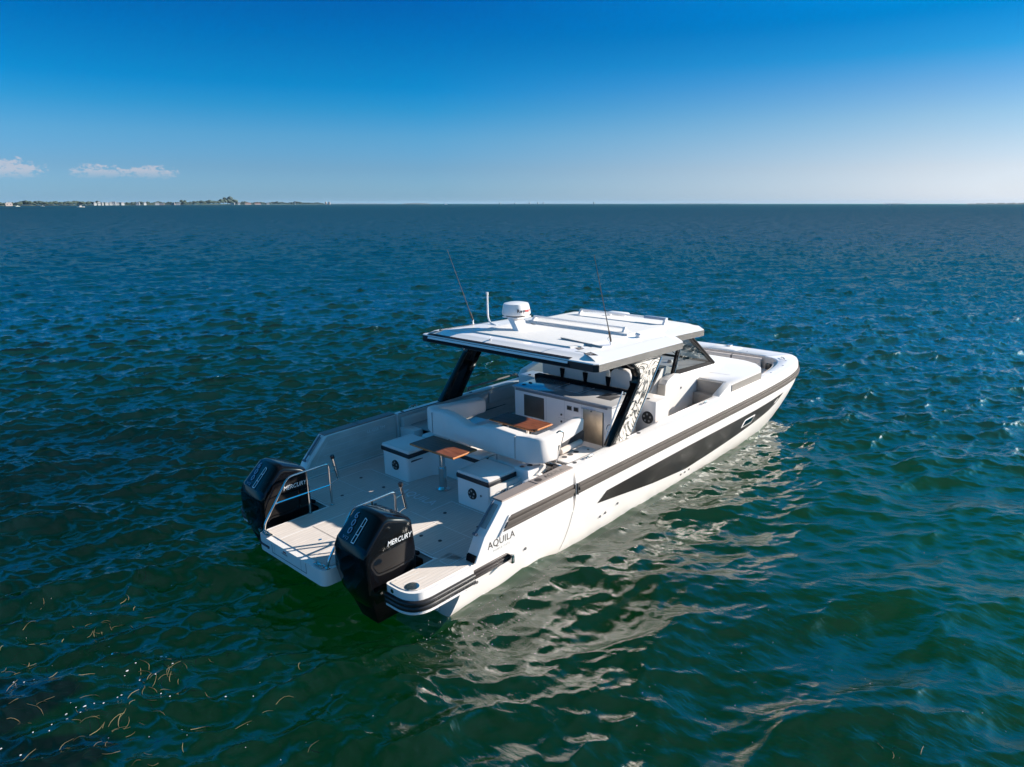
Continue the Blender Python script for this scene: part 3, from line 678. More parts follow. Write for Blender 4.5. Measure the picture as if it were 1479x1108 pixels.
# fold-down bulwark sections
for s in (-1, 1):
    yi, yo = 1.92 * s, 2.105 * s
    prof = [(-.115, .004), (.06, .30), (.16, .40), (.40, .650), (1.855, .660), (1.855, .004)]
    b = nb(); prism(b, prof, XZ, yi, yo, r=.012)
    bw = obj('fold_down_bulwark', b, WHITE, boat)
    b = nb(); hexa(b, [(.40, yi + .004 * s, .652), (1.85, yi + .004 * s, .660), (1.85, yo - .012 * s, .660), (.40, yo - .012 * s, .652)] + [(.405, yi + .008 * s, .672), (1.85, yi + .008 * s, .682), (1.85, yo - .014 * s, .682), (.405, yo - .014 * s, .672)])
    obj('cap_pad', b, TAUPE, bw, smooth=False)
    b = nb(); box(b, 1.085, 1.092, min(yi, yo) + .006, max(yi, yo) - .006, .6775, .6812); obj('cap_seam', b, SEAM, bw)
    # inner liner with grooves
    b = nb(); yl = yi - .004 * s
    b.faces.new([b.verts.new((x, yl, z)) for x, z in [(-.04, .03), (.12, .30), (.20, .38), (.44, .632), (1.845, .642), (1.845, .03)]])
    obj('inner_liner', b, LINER, bw, smooth=False)
    b = nb()
    for k, z in enumerate((.12, .22, .32, .43, .54)):
        ribbon(b, [(.02 + z * .62 + .12, z), (1.80 - .28 * (k == 4), z + .005)], .005, yl - .002 * s, fn=XZ)
    ribbon(b, [(.10, .08), (.30, .40), (.44, .54)], .005, yl - .002 * s, fn=XZ)
    obj('liner_grooves', b, mat('groove', (.66, .66, .68), .5), bw, smooth=False)
    text('liner_lettering', 'LL-GSE TM', .075, (1.42, yi - .006 * s, .50), (1 * s, 0, 0), (0, 0, 1), INLAY, bw, th=.0006, sx=1.1)
    # recessed end face with its strut
    b = nb(); hexa(b, [(.13, yi + .05 * s, .372), (.13, yo - .05 * s, .372), (.365, yo - .05 * s, .617), (.365, yi + .05 * s, .617), (.115, yi + .05 * s, .385), (.115, yo - .05 * s, .385), (.35, yo - .05 * s, .630), (.35, yi + .05 * s, .630)])
    obj('end_recess', b, LGREY, bw)
    b = nb(); tube(b, [(.02, (yi * .7 + yo * .3), .32), (.36, (yi * .65 + yo * .35), .665)], .014, 8); cyl(b, (.02, (yi * .7 + yo * .3) - .03, .32), .02, .06, axis='y', n=12); obj('lift_strut', b, mat('blue_grey_strut', (.12, .14, .18), .4), bw)
    b = nb(); hexa(b, [(-.118, yi + .02 * s, .01), (-.118, yo - .02 * s, .01), (-.09, yo - .02 * s, .01), (-.09, yi + .02 * s, .01), (-.098, yi + .02 * s, .085), (-.098, yo - .02 * s, .085), (-.06, yo - .02 * s, .09), (-.06, yi + .02 * s, .09)])
    obj('vent_grille', b, SATIN, bw)
    # outside rub rail segment
    b = nb()
    for (z0, z1, o, mi) in ((.262, .30, .028, 0), (.308, .378, .044, 0), (.386, .424, .03, 0)):
        t = [(.345 + (z0 - .26) * .9, z0), (.345 + (z1 - .26) * .9, z1), (1.83, z1), (1.83, z0)]
        prism(b, t, XZ, yo - .01 * s, yo + o * s, r=.006, mi=mi)
    prism(b, [(.345, .255), (.51, .43), (1.835, .43), (1.835, .255)], XZ, yo - .01 * s, yo + .014 * s, mi=1)
    obj('bulwark_rub_rail', b, [RUB, RUBD], bw)
    b = nb(); hexa(b, [(.30, yo + .002 * s, .22), (.30, yo + .03 * s, .22), (.34, yo + .03 * s, .22), (.34, yo + .002 * s, .22), (.50, yo + .002 * s, .45), (.50, yo + .02 * s, .45), (.53, yo + .02 * s, .45), (.53, yo + .002 * s, .45)]); obj('rail_fairing', b, WHITE, bw)
    text('brand_lettering', 'AQUILA', .135, (.36, yo + .001 * s, .15), (-s, 0, 0), (.22 * -s * -1 if s < 0 else -.22, 0, 1) if False else (0, 0, 1), BTXT, bw, th=.002, sx=.98, space=1.06)
    text('brand_sublettering', 'POWER CATS', .042, (.36, yo + .001 * s, .055), (-s, 0, 0), (0, 0, 1), PTXT, bw, th=.0015, space=1.25)
text('cap_lettering', 'AQUILA', .10, (1.52, -2.015, .6805), (1, 0, 0), (0, 1, 0), TAUPE if False else BTXT, boat, th=.0008, space=1.1)
b = nb(); cyl(b, (1.20, -2.015, .680), .05, .002, n=20); obj('cap_emblem', b, BTXT, boat)

# deck graphics: hatches, seams, lettering, drains
b = nb()
for s in (1, -1):
    ribbon(b, [(.96, .503 * s), (.96, 1.50 * s), (.90, 1.568 * s), (.42, 1.568 * s)], .014, .0035)
    ribbon(b, [(.96, .503 * s), (.56, .503 * s)], .014, .0035)
    ribbon(b, [(.34, 1.70 * s), (.34, .30 * s)], .008, .0035)
    ribbon(b, [(.28, 1.50 * s), (-.30, 1.50 * s), (-.30, .92 * s), (.10, .92 * s)], .010, .0035)
    ribbon(b, [(.42, 1.80 * s), (1.7, 1.80 * s)], .008, .0035)
    ribbon(b, [(.34, .86 * s), (-.28, .86 * s)], .008, .0035)
obj('deck_inlay_lines', b, INLAY, boat, smooth=False)
text('deck_lettering', 'AQUILA', .23, (.74, .02, .0025), (0, -1, 0), (1, 0, 0), mat('inlay_pale', (.78, .79, .82), .5), boat, th=.0008, space=1.05, sx=.92)
for (x, y) in ((.63, 1.32), (.63, .72), (.63, -.72), (.63, -1.40), (.02, -1.30), (.02, .95), (.16, -.25), (.16, .3), (-.05, -1.0)):
    b = nb(); cyl(b, (x, y, .001), .026, .005, n=14); obj('hatch_latch', b, SEAM, boat)
# ------------------------------------------------------------------ outboards
def make_outboard(yc, dx=0, dz=0):
    pr = [(-.53, -.06), (-.55, .25), (-.57, .60), (-.66, .665), (-.93, .762), (-1.00, .752), (-1.29, .47), (-1.34, .36), (-1.345, .08), (-1.30, -.18), (-1.20, -.38), (-.80, -.42), (-.60, -.30)]
    cx = sum(p[0] for p in pr) / len(pr); cz = .2
    sl_ = [(-.335, .80), (-.325, .91), (-.300, .965), (-.235, 1.0), (-.12, 1.012), (0, 1.015), (.12, 1.012), (.235, 1.0), (.300, .965), (.325, .91), (.335, .80)]
    b = nb(); Vr = []
    for y, k in sl_:
        row = []
        for (x, z) in pr:
            zz = cz + (z - cz) * k; xx = cx + (x - cx) * k
            tz = max(0, (zz - .1) / .66); yy = y * (1 - .13 * tz ** 2); tl = max(0, (.1 - zz) / .3); yy *= (1 - .18 * tl)
            row.append(b.verts.new((xx + dx, yc + yy, zz + dz)))
        Vr.append(row)
    n = len(pr)
    for A, B in zip(Vr, Vr[1:]):
        for i in range(n): b.faces.new((A[i], A[(i + 1) % n], B[(i + 1) % n], B[i]))
    b.faces.new(Vr[0]); b.faces.new(Vr[-1][::-1])
    bmesh.ops.recalc_face_normals(b, faces=b.faces)
    bmesh.ops.bevel(b, geom=[e for e in b.edges if len(e.link_faces) == 2 and e.calc_face_angle() > R(20)], offset=.014, segments=2, profile=.6, affect='EDGES')
    cowl = obj('outboard_engine', b, BLACK, boat, ang=50)
    cowl['label'] = 'glossy black outboard engine, ' + ('starboard one' if yc < 0 else 'port one')
    # midsection, bracket and gearcase down into the water
    b = nb()
    hexa(b, [(-1.10, yc - .17, -.66), (-1.10, yc + .17, -.66), (-.68, yc + .17, -.66), (-.68, yc - .17, -.66), (-1.24, yc - .27, -.20), (-1.24, yc + .27, -.20), (-.60, yc + .27, -.20), (-.60, yc - .27, -.20)], r=.03)
    box(b, -.66, -.33, yc - .17, yc + .17, -.55, -.08, r=.02)
    obj('midsection', b, mat('leg_black', (.004, .004, .005), .45, spec=.15), cowl)
    b = nb(); cyl(b, (-.60, yc - .14, -.10), .045, .28, axis='y', n=16); tube(b, bend([(-.38, yc - .12, .0), (-.50, yc - .14, .08), (-.55, yc - .14, -.02)], .05), .03, 8); obj('rigging_hose', b, SATIN, cowl)
    for sy in (-.16, .16):
        b = nb(); cyl(b, (-1.275, yc + sy, -.10), .030, -.03, axis='x', n=14); obj('chrome_lug', b, STEEL, cowl)
    # decals on the raked rear panel: plane through the two long edges
    top = Vector((-1.00 + dx, 0, .752 + dz)); bot = Vector((-1.29 + dx, 0, .47 + dz)); d = (bot - top); L = d.length; d.normalize(); nrm = Vector((-.697, 0, .717))
    nrm = Vector((d.z, 0, -d.x)) ; nrm = nrm if nrm.z > 0 else -nrm
    def on(u, v, lift=.016): return Vector((top.x + d.x * v * L, yc + u, top.z + d.z * v * L)) + nrm * lift
    t = nb(); 
    for ch, v in (('6', .26), ('0', .50), ('0', .74)):
        p = on(.15 - .07 * v, v - .04); text('power_lettering', ch, .125, p, (0, -1, 0), -d, GTXT, cowl, th=.0015, sx=1.1, bold=.001)
    t.free()
    text('cylinder_lettering', 'V12', .055, on(.10, .93), (0, -1, 0), -d, GTXT, cowl, th=.0015, sx=1.3)
    b = nb(); fr = [(-.03, .18), (-.075, .22), (-.085, .98), (-.03, .98)]
    fn = lambda u, v, w_: on(u, v, .0175)
    for p, q in zip(fr, fr[1:] + fr[:1]):
        a_, b_ = Vector(p), Vector(q); dd = (b_ - a_); nn = Vector((-dd.y * L, dd.x)).normalized() if False else Vector((dd.y, -dd.x))
        wu = .0055
        if abs(dd.x) < .02: qd = [(p[0] - wu, p[1] - .012), (p[0] + wu, p[1] - .012), (q[0] + wu, q[1] + .012), (q[0] - wu, q[1] + .012)]
        else: qd = [(p[0], p[1] - .016), (q[0], q[1] - .016), (q[0], q[1] + .016), (p[0], p[1] + .016)]
        b.faces.new([b.verts.new(on(u, v, .0175)) for u, v in qd])
    for v in (.45, .72): b.faces.new([b.verts.new(on(u, vv, .0175)) for u, vv in ((-.03, v - .012), (-.08, v - .012), (-.08, v + .012), (-.03, v + .012))])
    obj('panel_outline', b, WTXT, cowl, smooth=False)
    for sgn in (-1, 1):
        text('maker_lettering', 'MERCURY', .086, (-.815 + dx, yc + sgn * .322, .43 + dz), (-sgn * 1, 0, .0), (0, -sgn * .09, 1), WTXT, cowl, th=.004, shear=.35, sx=.93)
    return cowl
make_outboard(-1.21); make_outboard(1.21, dz=.02, dx=.03)

# ------------------------------------------------------------------ aft lounge, tables, galley
def speaker(c, nrm, parent, r=.085):
    """round cockpit speaker with a five-hole face; nrm '-x' or '-y'"""
    b = nb(); c = Vector(c)
    ax = {'-x': (Vector((0, -1, 0)), Vector((0, 0, 1)), Vector((-1, 0, 0))), '-y': (Vector((1, 0, 0)), Vector((0, 0, 1)), Vector((0, -1, 0)))}[nrm]
    cyl(b, c, r, .018, axis=ax, n=28, r2=r * .93)
    o = obj('speaker', b, FENDER, parent)
    b = nb(); q = c + ax[2] * .019
    for k in range(5):
        a = R(90 + 72 * k); p = q + (ax[0] * math.cos(a) + ax[1] * math.sin(a)) * r * .58
        cyl(b, p, r * .17, .004, axis=ax, n=10)
    obj('speaker_face', b, LGREY, o)
    return o
def cushion(name, x0, x1, y0, y1, z0, z1, parent, band=True, M=None, r=.03, sides=None):
    b = nb()
    if band:
        box(b, x0, x1, y0, y1, z0, z0 + (z1 - z0) * .62, r=.016, mi=1); box(b, x0 + .006, x1 - .006, y0 + .006, y1 - .006, z0 + (z1 - z0) * .5, z1, r=r, seg=3, mi=0)
    else: box(b, x0, x1, y0, y1, z0, z1, r=r, seg=3)
    return obj(name, b, [M or VINYL, BAND], parent, ang=60)
XB = 1.0
b = nb()
U = [(XB, 1.19), (XB, .565), (1.46, .50), (1.58, .38), (1.58, -.44), (1.46, -.56), (XB, -.585), (XB, -1.25), (1.18, -1.30), (1.62, -1.36), (2.06, -1.40), (2.06, 1.19)]
prism(b, rounded(U, [.04, .05, .06, .06, .06, .06, .05, .04, 0, 0, 0, 0], 5), XY, 0.002, .415, r=0)
base = obj('lounge_base', b, WHITE, boat, ang=30)
for y in (.86, -.92): speaker((XB - .001, y, .23), '-x', base)
b = nb(); cyl(b, (XB - .001, -1.10, .25), .018, -.01, axis='x', n=12); obj('drink_drain', b, STEEL, base)
for (y, sgn) in ((.562, 1), (-.587, -1)):
    b = nb(); tube(b, bend([(1.08, y, .33), (1.09, y - .02 * sgn, .34), (1.36, y - .03 * sgn, .345), (1.38, y, .34)], .02), .012, 8); obj('grab_handle', b, SEAM, base)
b = nb(); box(b, 1.30, 1.56, -1.375, -1.345, .10, .36, r=.01); obj('side_locker_door', b, WHITE, base)
text('lounge_lettering', 'Ox', .08, (1.22, -1.325, .31), (1, 0, 0), (0, 0, 1), BTXT, base, th=.001)
cushion('seat_cushion', XB - .02, 1.62, .49, 1.21, .417, .535, base)
cushion('seat_cushion', XB - .02, 1.60, -1.27, -.60, .417, .535, base)
cushion('seat_cushion', 1.53, 1.98, -.02, .46, .417, .535, base); cushion('seat_cushion', 1.53, 1.98, -.565, -.045, .417, .535, base)
cushion('seat_cushion', 1.65, 1.98, .49, 1.0, .417, .53, base); cushion('seat_cushion', 1.63, 1.98, -1.27, -.60, .417, .53, base)
b = nb()
for q in ([(1.05, .565), (1.05, 1.13), (1.56, 1.13)],): pass
ribbon(b, [(1.03, -1.20), (1.03, -.67), (1.50, -.67)], .006, .5365); ribbon(b, [(1.28, -1.22), (1.28, -.62)], .004, .5365)
ribbon(b, [(1.03, .56), (1.03, 1.14), (1.56, 1.14)], .006, .5365)
obj('cushion_piping', b, mat('piping', (.6, .58, .56), .6), base, smooth=False)
# starboard end block with cup holders
b = nb(); hexa(b, [(1.60, -1.52, .0), (1.60, -1.30, .0), (1.95, -1.30, .0), (1.95, -1.52, .0), (1.56, -1.50, .56), (1.56, -1.22, .56), (1.95, -1.22, .56), (1.95, -1.52, .56)], r=.02)
eb = obj('cup_holder_block', b, WHITE, boat)
for (x, y) in ((1.63, -1.33), (1.74, -1.38)):
    b = nb(); cyl(b, (x, y, .561), .042, .006, n=16); cyl(b, (x, y, .566), .028, .002, n=12, mi=1); obj('cup_holder', b, [STEEL, SEAM], eb)
b = nb(); box(b, 1.40, 1.82, -1.86, -1.52, .0, .46, r=.02); obj('side_locker', b, WHITE, boat)
b = nb(); box(b, 1.85, 2.10, -1.80, -1.50, .0, .44, r=.02); obj('recess_shade_block', b, SATIN, boat)  # solid black block, its colour standing in for the shaded recess
b = nb(); tube(b, bend([(1.88, -1.45, .60), (1.98, -1.62, .58), (2.0, -1.84, .58)], .04), .018, 8); cyl(b, (1.84, -1.47, .40), .022, .22, n=12); cyl(b, (1.84, -1.47, .60), .035, .03, n=12)
obj('backrest_linkage', b, STEEL, boat)
b = nb(); box(b, 2.12, 2.86, -1.86, -1.50, .0, .585, r=.015); box(b, 2.10, 2.45, -1.86, -1.52, .0, .575, r=.01, mi=1)
ab = obj('side_console', b, [WHITE, GREYSKID], boat)
for x in (2.28, 2.42, 2.56):
    b = nb(); cyl(b, (x, -1.60, .586), .042, .005, n=16); obj('cup_holder', b, SEAM, ab)
b = nb(); cyl(b, (2.76, -1.68, .586), .018, .006, n=12); obj('snap_stud', b, SEAM, ab)
b = nb(); tube(b, [(2.30, -1.50, .64), (2.80, -1.50, .66)], .05, 10); obj('rolled_towel_bar', b, BEIGE, ab)

# flip-over backrest between the two lounges (U-shaped bolster)
def soft(path, w, z0, z1, name, M, parent, r=.05, tops=None):
    """thick upholstered wall along a plan polyline"""
    b = nb(); P = [Vector(p) for p in path]; V = []
    nseg = len(P)
    for i, p in enumerate(P):
        a = P[max(0, i - 1)]; c = P[min(nseg - 1, i + 1)]; d = (c - a).normalized(); n = Vector((-d.y, d.x))
        zt = z1 if tops is None else tops[i]; h = w / 2
        sc_ = .78 if i in (0, nseg - 1) else 1.0
        prof = [(-h * .86, z0), (-h, z0 + r * .5), (-h * .98, zt - r * .9), (-h * .84, zt - r * .25), (-h * .6, zt), (h * .6, zt), (h * .84, zt - r * .25), (h * .98, zt - r * .9), (h, z0 + r * .5), (h * .86, z0)]
        zc = (z0 + zt) / 2
        V.append([b.verts.new((p.x + n.x * o * sc_, p.y + n.y * o * sc_, zc + (z - zc) * (.93 if sc_ < 1 else 1))) for o, z in prof])
    m_ = len(V[0])
    for A, B in zip(V, V[1:]):
        for k in range(m_): b.faces.new((A[k], A[(k + 1) % m_], B[(k + 1) % m_], B[k]))
    b.faces.new(V[0]); b.faces.new(V[-1][::-1])
    return obj(name, b, M, parent, ang=70)
tp = []
pth = [(3.06, .92), (3.02, .92), (2.6, .92), (2.2, .91), (1.95, .88), (1.80, .80), (1.735, .66), (1.72, .62), (1.72, .45), (1.72, .3), (1.72, .1), (1.72, -.1), (1.72, -.22), (1.72, -.34), (1.72, -.5), (1.72, -.8), (1.72, -1.2), (1.72, -1.215), (1.725, -1.40), (1.745, -1.475), (1.80, -1.525), (2.04, -1.56), (2.08, -1.56)]
tops = [.86, .89, .92, .96, 1.0, 1.04, 1.05, 1.04, 1.06, 1.055, 1.02, .955, .935, .955, 1.02, 1.04, 1.03, 1.015, 1.03, 1.03, 1.03, 1.05, 1.04]
bol = soft(rounded_path := pth, .215, .635, 1.04, 'lounge_backrest', VINYL, boat, tops=tops)
b = nb()
for y in (.62, -1.21): 
    ribbon(b, [(1.60, 0)], .01, 0) if False else None
    box(b, 1.605, 1.835, y - .003, y + .003, .66, 1.012)
obj('backrest_seams', b, mat('seam_shadow', (.25, .25, .26), .7), bol)
for y in (.28, -.78):
    b = nb(); tube(b, [(1.66, y, .53), (1.66, y, .66)], .013, 8); obj('backrest_post', b, STEEL, bol)
b = nb(); tube(b, bend([(1.98, -1.655, .56), (2.02, -1.66, .60), (2.18, -1.665, 1.02), (2.10, -1.64, 1.06), (2.02, -1.62, 1.0)], .05), .012, 8); obj('backrest_hinge_bar', b, STEEL, bol)
# forward lounge round the second table
b = nb(); prism(b, [(1.95, 1.30), (1.95, -1.40), (2.30, -1.40), (2.30, .45), (3.25, .45), (3.25, 1.30)], XY, .002, .40)
prism(b, [(2.30, -1.40), (2.30, -1.02), (2.86, -1.02), (2.86, -1.40)], XY, .002, .40)
fl = obj('forward_lounge_base', b, WHITE, boat, ang=30)
cushion('seat_cushion', 2.0, 2.36, -1.05, .42, .402, .50, fl); cushion('seat_cushion', 2.0, 3.22, .45, .82, .402, .50, fl); cushion('seat_cushion', 2.2, 2.9, -1.42, -1.08, .402, .50, fl)
b = nb(); prism(b, [(2.16, .52), (2.90, .62), (2.92, .80), (2.87, .84), (2.12, .73)], XZ, -1.49, -1.40, r=.015); obj('armrest_base', b, BAND, fl)
b = nb(); prism(b, [(2.14, .73), (2.86, .84), (2.88, 1.02), (2.82, 1.05), (2.12, .99)], XZ, -1.52, -1.38, r=.03); obj('armrest_pad', b, VINYL, fl, ang=70)

# two pedestal tables with teak tops
def table(x0, x1, y0, y1, z, label, px, py):
    b = nb(); box(b, x0, x1, y0, y1, z - .028, z - .002, r=.006, mi=1); box(b, x0 + .008, x1 - .008, y0 + .008, y1 - .008, z - .006, z + .001, mi=0)
    t = obj('pedestal_table', b, [TEAK, TEAK_EDGE], boat, smooth=False); t['label'] = label
    b = nb(); cyl(b, (px, py, 0.002), .115, .012, n=28); cyl(b, (px, py, .014), .095, .03, n=28, r2=.075); cyl(b, (px, py, .04), .062, .32, n=24); cyl(b, (px, py, .36), .045, z - .40, n=24)
    cyl(b, (px, py - .062, .56), .022, -.045, axis='y', n=12)
    obj('pedestal', b, STEEL, t)
    b = nb(); box(b, (x0 + x1) / 2 - .12, (x0 + x1) / 2 + .12, (y0 + y1) / 2 - .3, (y0 + y1) / 2 + .3, z - .05, z - .029, r=.005); obj('table_bracket', b, SEAM, t)
    return t
table(.80, 1.285, -.755, .22, .80, 'teak table on a chrome pedestal at the aft lounge', 1.20, -.05)
table(2.43, 2.90, -.86, .13, .80, 'teak table inside the forward lounge', 2.72, -.5)

# galley cabinet with counter
GX = 3.9
b = nb(); box(b, GX, 4.66, -1.32, .90, .002, .90, r=.015)
gal = obj('galley_cabinet', b, WHITE, boat)
b = nb(); box(b, GX - .035, 4.68, -1.345, .92, .902, .945, r=.012, seg=2); ct = obj('countertop', b, COUNTER, gal)
b = nb(); box(b, GX - .06, GX - .035, -1.26, .83, .875, .915, r=.01); obj('counter_handrail', b, mat('rail_grey', (.20, .20, .21), .35), ct)
b = nb(); ribbon(b, [(4.62, .15), (4.18, .15), (4.18, -.42), (4.62, -.42)], .018, .948); obj('cooktop_outline', b, WTXT, ct, smooth=False)
b = nb(); box(b, 4.22, 4.60, -.36, .08, .9455, .9495); obj('griddle_lid', b, COUNTER, ct)
b = nb(); box(b, 4.16, 4.50, -1.12, -.80, .945, .9485, r=.001); obj('sink', b, SEAM, ct)
b = nb(); tube(b, bend([(4.52, -1.18, .945), (4.52, -1.18, 1.02), (4.44, -1.16, 1.02)], .03), .010, 8); obj('faucet', b, STEEL, ct)
for (x, y) in ((4.02, .80), (4.2, .80)):
    b = nb(); box(b, x - .02, x + .03, y - .06, y, .946, .956, r=.004); obj('counter_latch', b, SEAM, ct)
b = nb(); box(b, GX - .008, GX + .01, .18, .66, .40, .81, r=.004); d1 = obj('refrigerator_door', b, BRONZE, gal)
b = nb(); box(b, GX - .012, GX - .004, .17, .185, .40, .81, r=.002); obj('door_edge', b, SEAM, d1)
b = nb(); box(b, GX - .014, GX + .01, -1.14, -.72, .20, .80, r=.006); d2 = obj('grill_locker_door', b, BRUSH, gal)
b = nb(); box(b, GX - .040, GX - .012, -.98, -.70, .798, .812, r=.004); obj('locker_door_handle', b, STEEL, d2)
b = nb(); cyl(b, (GX - .014, -.90, .775), .014, -.006, axis='x', n=10); obj('locker_lock', b, SEAM, d2)
b = nb(); box(b, GX - .018, GX - .010, -1.155, -1.142, .18, .80, r=.002); obj('door_edge', b, SEAM, d2)
for (y0, y1) in ((-.47, -.36), (-.62, -.51)):
    b = nb(); box(b, GX - .008, GX + .005, y0, y1, .70, .785, r=.004); f_ = obj('pull_recess', b, LGREY, gal)
    b = nb(); box(b, GX - .012, GX, y0 + .01, y1 - .01, .71, .775, r=.002); obj('recess_shadow_gap', b, FENDER, f_)
for z in (.585, .455):
    b = nb(); cyl(b, (GX - .001, -.235, z), .020, -.010, axis='x', n=14); obj('drawer_latch', b, SEAM, gal)
b = nb()
for pts in ([(-.30, .06), (-.30, .86)], [(-.16, .52), (-.66, .52)], [(-.68, .1), (-.68, .86)], [(.12, .1), (.12, .86)]): ribbon(b, pts, .004, GX - .0015, fn=YZ)
obj('panel_seams', b, mat('fine_seam', (.35, .35, .36), .6), gal, smooth=False)

# helm seats in a row behind the galley
b = nb(); box(b, 4.66, 4.80, -1.16, 1.06, .60, .985, r=.01); obj('seat_back_trim', b, SATIN, boat)
b = nb(); box(b, 4.80, 5.2, -1.1, 1.0, .002, .55, r=.02); obj('helm_seat_plinth', b, LGREY, boat)
for k, (y0, y1) in enumerate(((.50, .98), (-.05, .43), (-.57, -.10), (-1.09, -.63))):
    b = nb()
    prof = [(y0, .98), (y0, 1.20), (y0 + .03, 1.29), (y0 + .12, 1.34), (y1 - .12, 1.34), (y1 - .03, 1.27), (y1, 1.18), (y1, .98)]
    prism(b, prof, YZ, 4.80, 4.93, r=.025)
    hs_ = obj('helm_seat', b, VINYL, boat, ang=70)
    b = nb(); box(b, 4.86, 5.34, y0, y1, .62, .76, r=.04, seg=3); obj('seat_cushion', b, VINYL, hs_, ang=70)
    b = nb(); hexa(b, [(4.775, y0 - .055, .93), (4.775, y0 - .02, .93), (4.80, y0 - .02, .93), (4.80, y0 - .055, .93), (4.775, y0 - .095, 1.16), (4.775, y0 + .012, 1.16), (4.80, y0 + .012, 1.16), (4.80, y0 - .095, 1.16)]); obj('seat_hinge', b, SATIN, hs_)

# helm console, dash and side walls
b = nb(); prism(b, [(5.58, .002), (5.58, .70), (5.52, .74), (5.56, .78), (5.92, 1.14), (6.10, 1.18), (6.5, 1.05), (6.9, .9), (6.9, .002)], XZ, -1.04, 1.04, r=.012)
con = obj('helm_console', b, LGREY, boat)
b = nb(); hexa(b, [(5.572, -1.0, .785), (5.572, 1.0, .785), (5.60, 1.0, .785), (5.60, -1.0, .785), (5.90, -1.0, 1.13), (5.90, 1.0, 1.13), (5.94, 1.0, 1.12), (5.94, -1.0, 1.12)]); dash = obj('dash_panel', b, SATIN, con)
for y in (-.62, -.05, .52):
    b = nb(); hexa(b, [(5.62, y - .22, .86), (5.62, y + .22, .86), (5.66, y + .22, .86), (5.66, y - .22, .86), (5.83, y - .22, 1.10), (5.83, y + .22, 1.10), (5.87, y + .22, 1.10), (5.87, y - .22, 1.10)], r=.006); obj('chart_display', b, SCREEN, dash)
b = nb(); box(b, 5.50, 5.60, -1.04, 1.04, .735, .765, r=.01); obj('dash_shelf', b, LGREY, con)
for y in (-.78, -.90):
    b = nb(); cyl(b, (5.578, y, .60), .026, -.008, axis='x', n=14); obj('gauge', b, FENDER, con)
b = nb(); tube(b, [(5.57, -.90, .58), (5.565, -.90, .36), (5.57, -.93, .06)], .007, 6); obj('hanging_cord', b, SEAM, con)
b = nb()
cc = Vector((5.50, -.35, .93)); ax1 = Vector((0, 1, 0)); ax2 = Vector((.45, 0, .9)).normalized()
tube(b, [cc + (ax1 * math.cos(a) + ax2 * math.sin(a)) * .19 for a in [k * math.pi / 12 for k in range(25)]], .013, 8)
for a in (90, 210, 330): tube(b, [cc, cc + (ax1 * math.cos(R(a)) + ax2 * math.sin(R(a))) * .19], .009, 6)
tube(b, [cc, cc + Vector((.14, 0, -.05))], .025, 8)
obj('steering_wheel', b, STEEL, con)
for s in (-1, 1):
    b = nb(); prism(b, [(5.74, .002), (5.80, .90), (5.86, .965), (6.14, 1.045), (6.30, 1.01), (7.06, .80), (7.06, .002)], XZ, s * 1.05, s * 1.22, r=.01)
    cw = obj('console_side_wall', b, WHITE, boat)
    b = nb(); hexa(b, [(5.73, s * 1.055, .02), (5.73, s * 1.215, .02), (5.76, s * 1.215, .02), (5.76, s * 1.055, .02), (5.785, s * 1.055, .89), (5.785, s * 1.215, .89), (5.82, s * 1.215, .89), (5.82, s * 1.055, .89)]); obj('wall_end_panel', b, LGREY, cw)
    b = nb(); cyl(b, (6.36, s * 1.22, .72), .022, s * .008, axis='y', n=12); obj('wall_stud', b, SEAM, cw)
    # steps up to the foredeck
    b = nb()
    box(b, 6.62, 7.06, min(s * 1.22, s * 1.84), max(s * 1.22, s * 1.84), .0, .27, r=.012); box(b, 6.84, 7.06, min(s * 1.22, s * 1.84), max(s * 1.22, s * 1.84), .27, .53, r=.012)
    box(b, 6.98, 7.06, min(s * 1.22, s * 1.84), max(s * 1.22, s * 1.84), .53, .765, r=.008)
    obj('foredeck_steps', b, GREYSKID, boat)
    b = nb(); hexa(b, [(6.50, s * 1.80, .58), (6.50, s * 1.96, .58), (7.0, s * 1.96, .58), (7.0, s * 1.80, .58), (6.53, s * 1.80, .64), (6.53, s * 1.95, .64), (6.97, s * 1.95, .80), (6.97, s * 1.80, .80)], r=.008); obj('step_coaming', b, WHITE, boat)
    # speaker pod in the side of the helm seat base
    b = nb(); box(b, 4.80, 5.25, min(s * 1.18, s * 1.62), max(s * 1.18, s * 1.62), .002, .86, r=.02); pod = obj('speaker_pod', b, WHITE, boat)
    speaker((4.798, s * 1.46, .55), '-x', pod, r=.115)
    b = nb(); cyl(b, (4.9, s * 1.40, .862), .03, .01, n=14); obj('pod_stud', b, SEAM, pod)

# foredeck trunk with sunpad, front cockpit
def tp_(p, s=1): return [(x, y * s) for x, y in p]
half = [(7.07, -1.05), (7.07, -1.80), (6.95, -1.82), (6.93, -1.955), (8.30, -1.965), (8.62, -1.82), (8.86, -1.60), (9.0, -1.30), (9.04, -.9), (9.06, -.3)]
full = [(6.6, -1.05)] + half + [(x, -y) for x, y in half[::-1]] + [(6.6, 1.05)]
b = nb(); prism(b, full, XY, .40, .785, r=.012)
trunk = obj('foredeck_trunk', b, [WHITE], boat)
for s in (-1, 1):
    b = nb(); t_ = [(6.99, s * 1.958), (8.30, s * 1.968), (8.62, s * 1.823)]
    for a_, c_ in zip(t_, t_[1:]):
        b.faces.new([b.verts.new(p) for p in ((a_[0], a_[1], .61), (c_[0], c_[1], .60), (c_[0], c_[1], .762), (a_[0], a_[1], .762))])
    for v in b.verts: v.co.y += s * .010
    obj('trunk_side_pad', b, mat('grey_side', (.10, .095, .09), .6, noise=.1, nscale=3), trunk, smooth=False)
    b = nb(); ribbon(b, [(7.56, s * 1.07), (7.60, s * 1.62)], .014, .7865); obj('hatch_gap', b, SEAM if False else mat('gap_grey', (.3, .28, .27), .6), trunk, smooth=False)
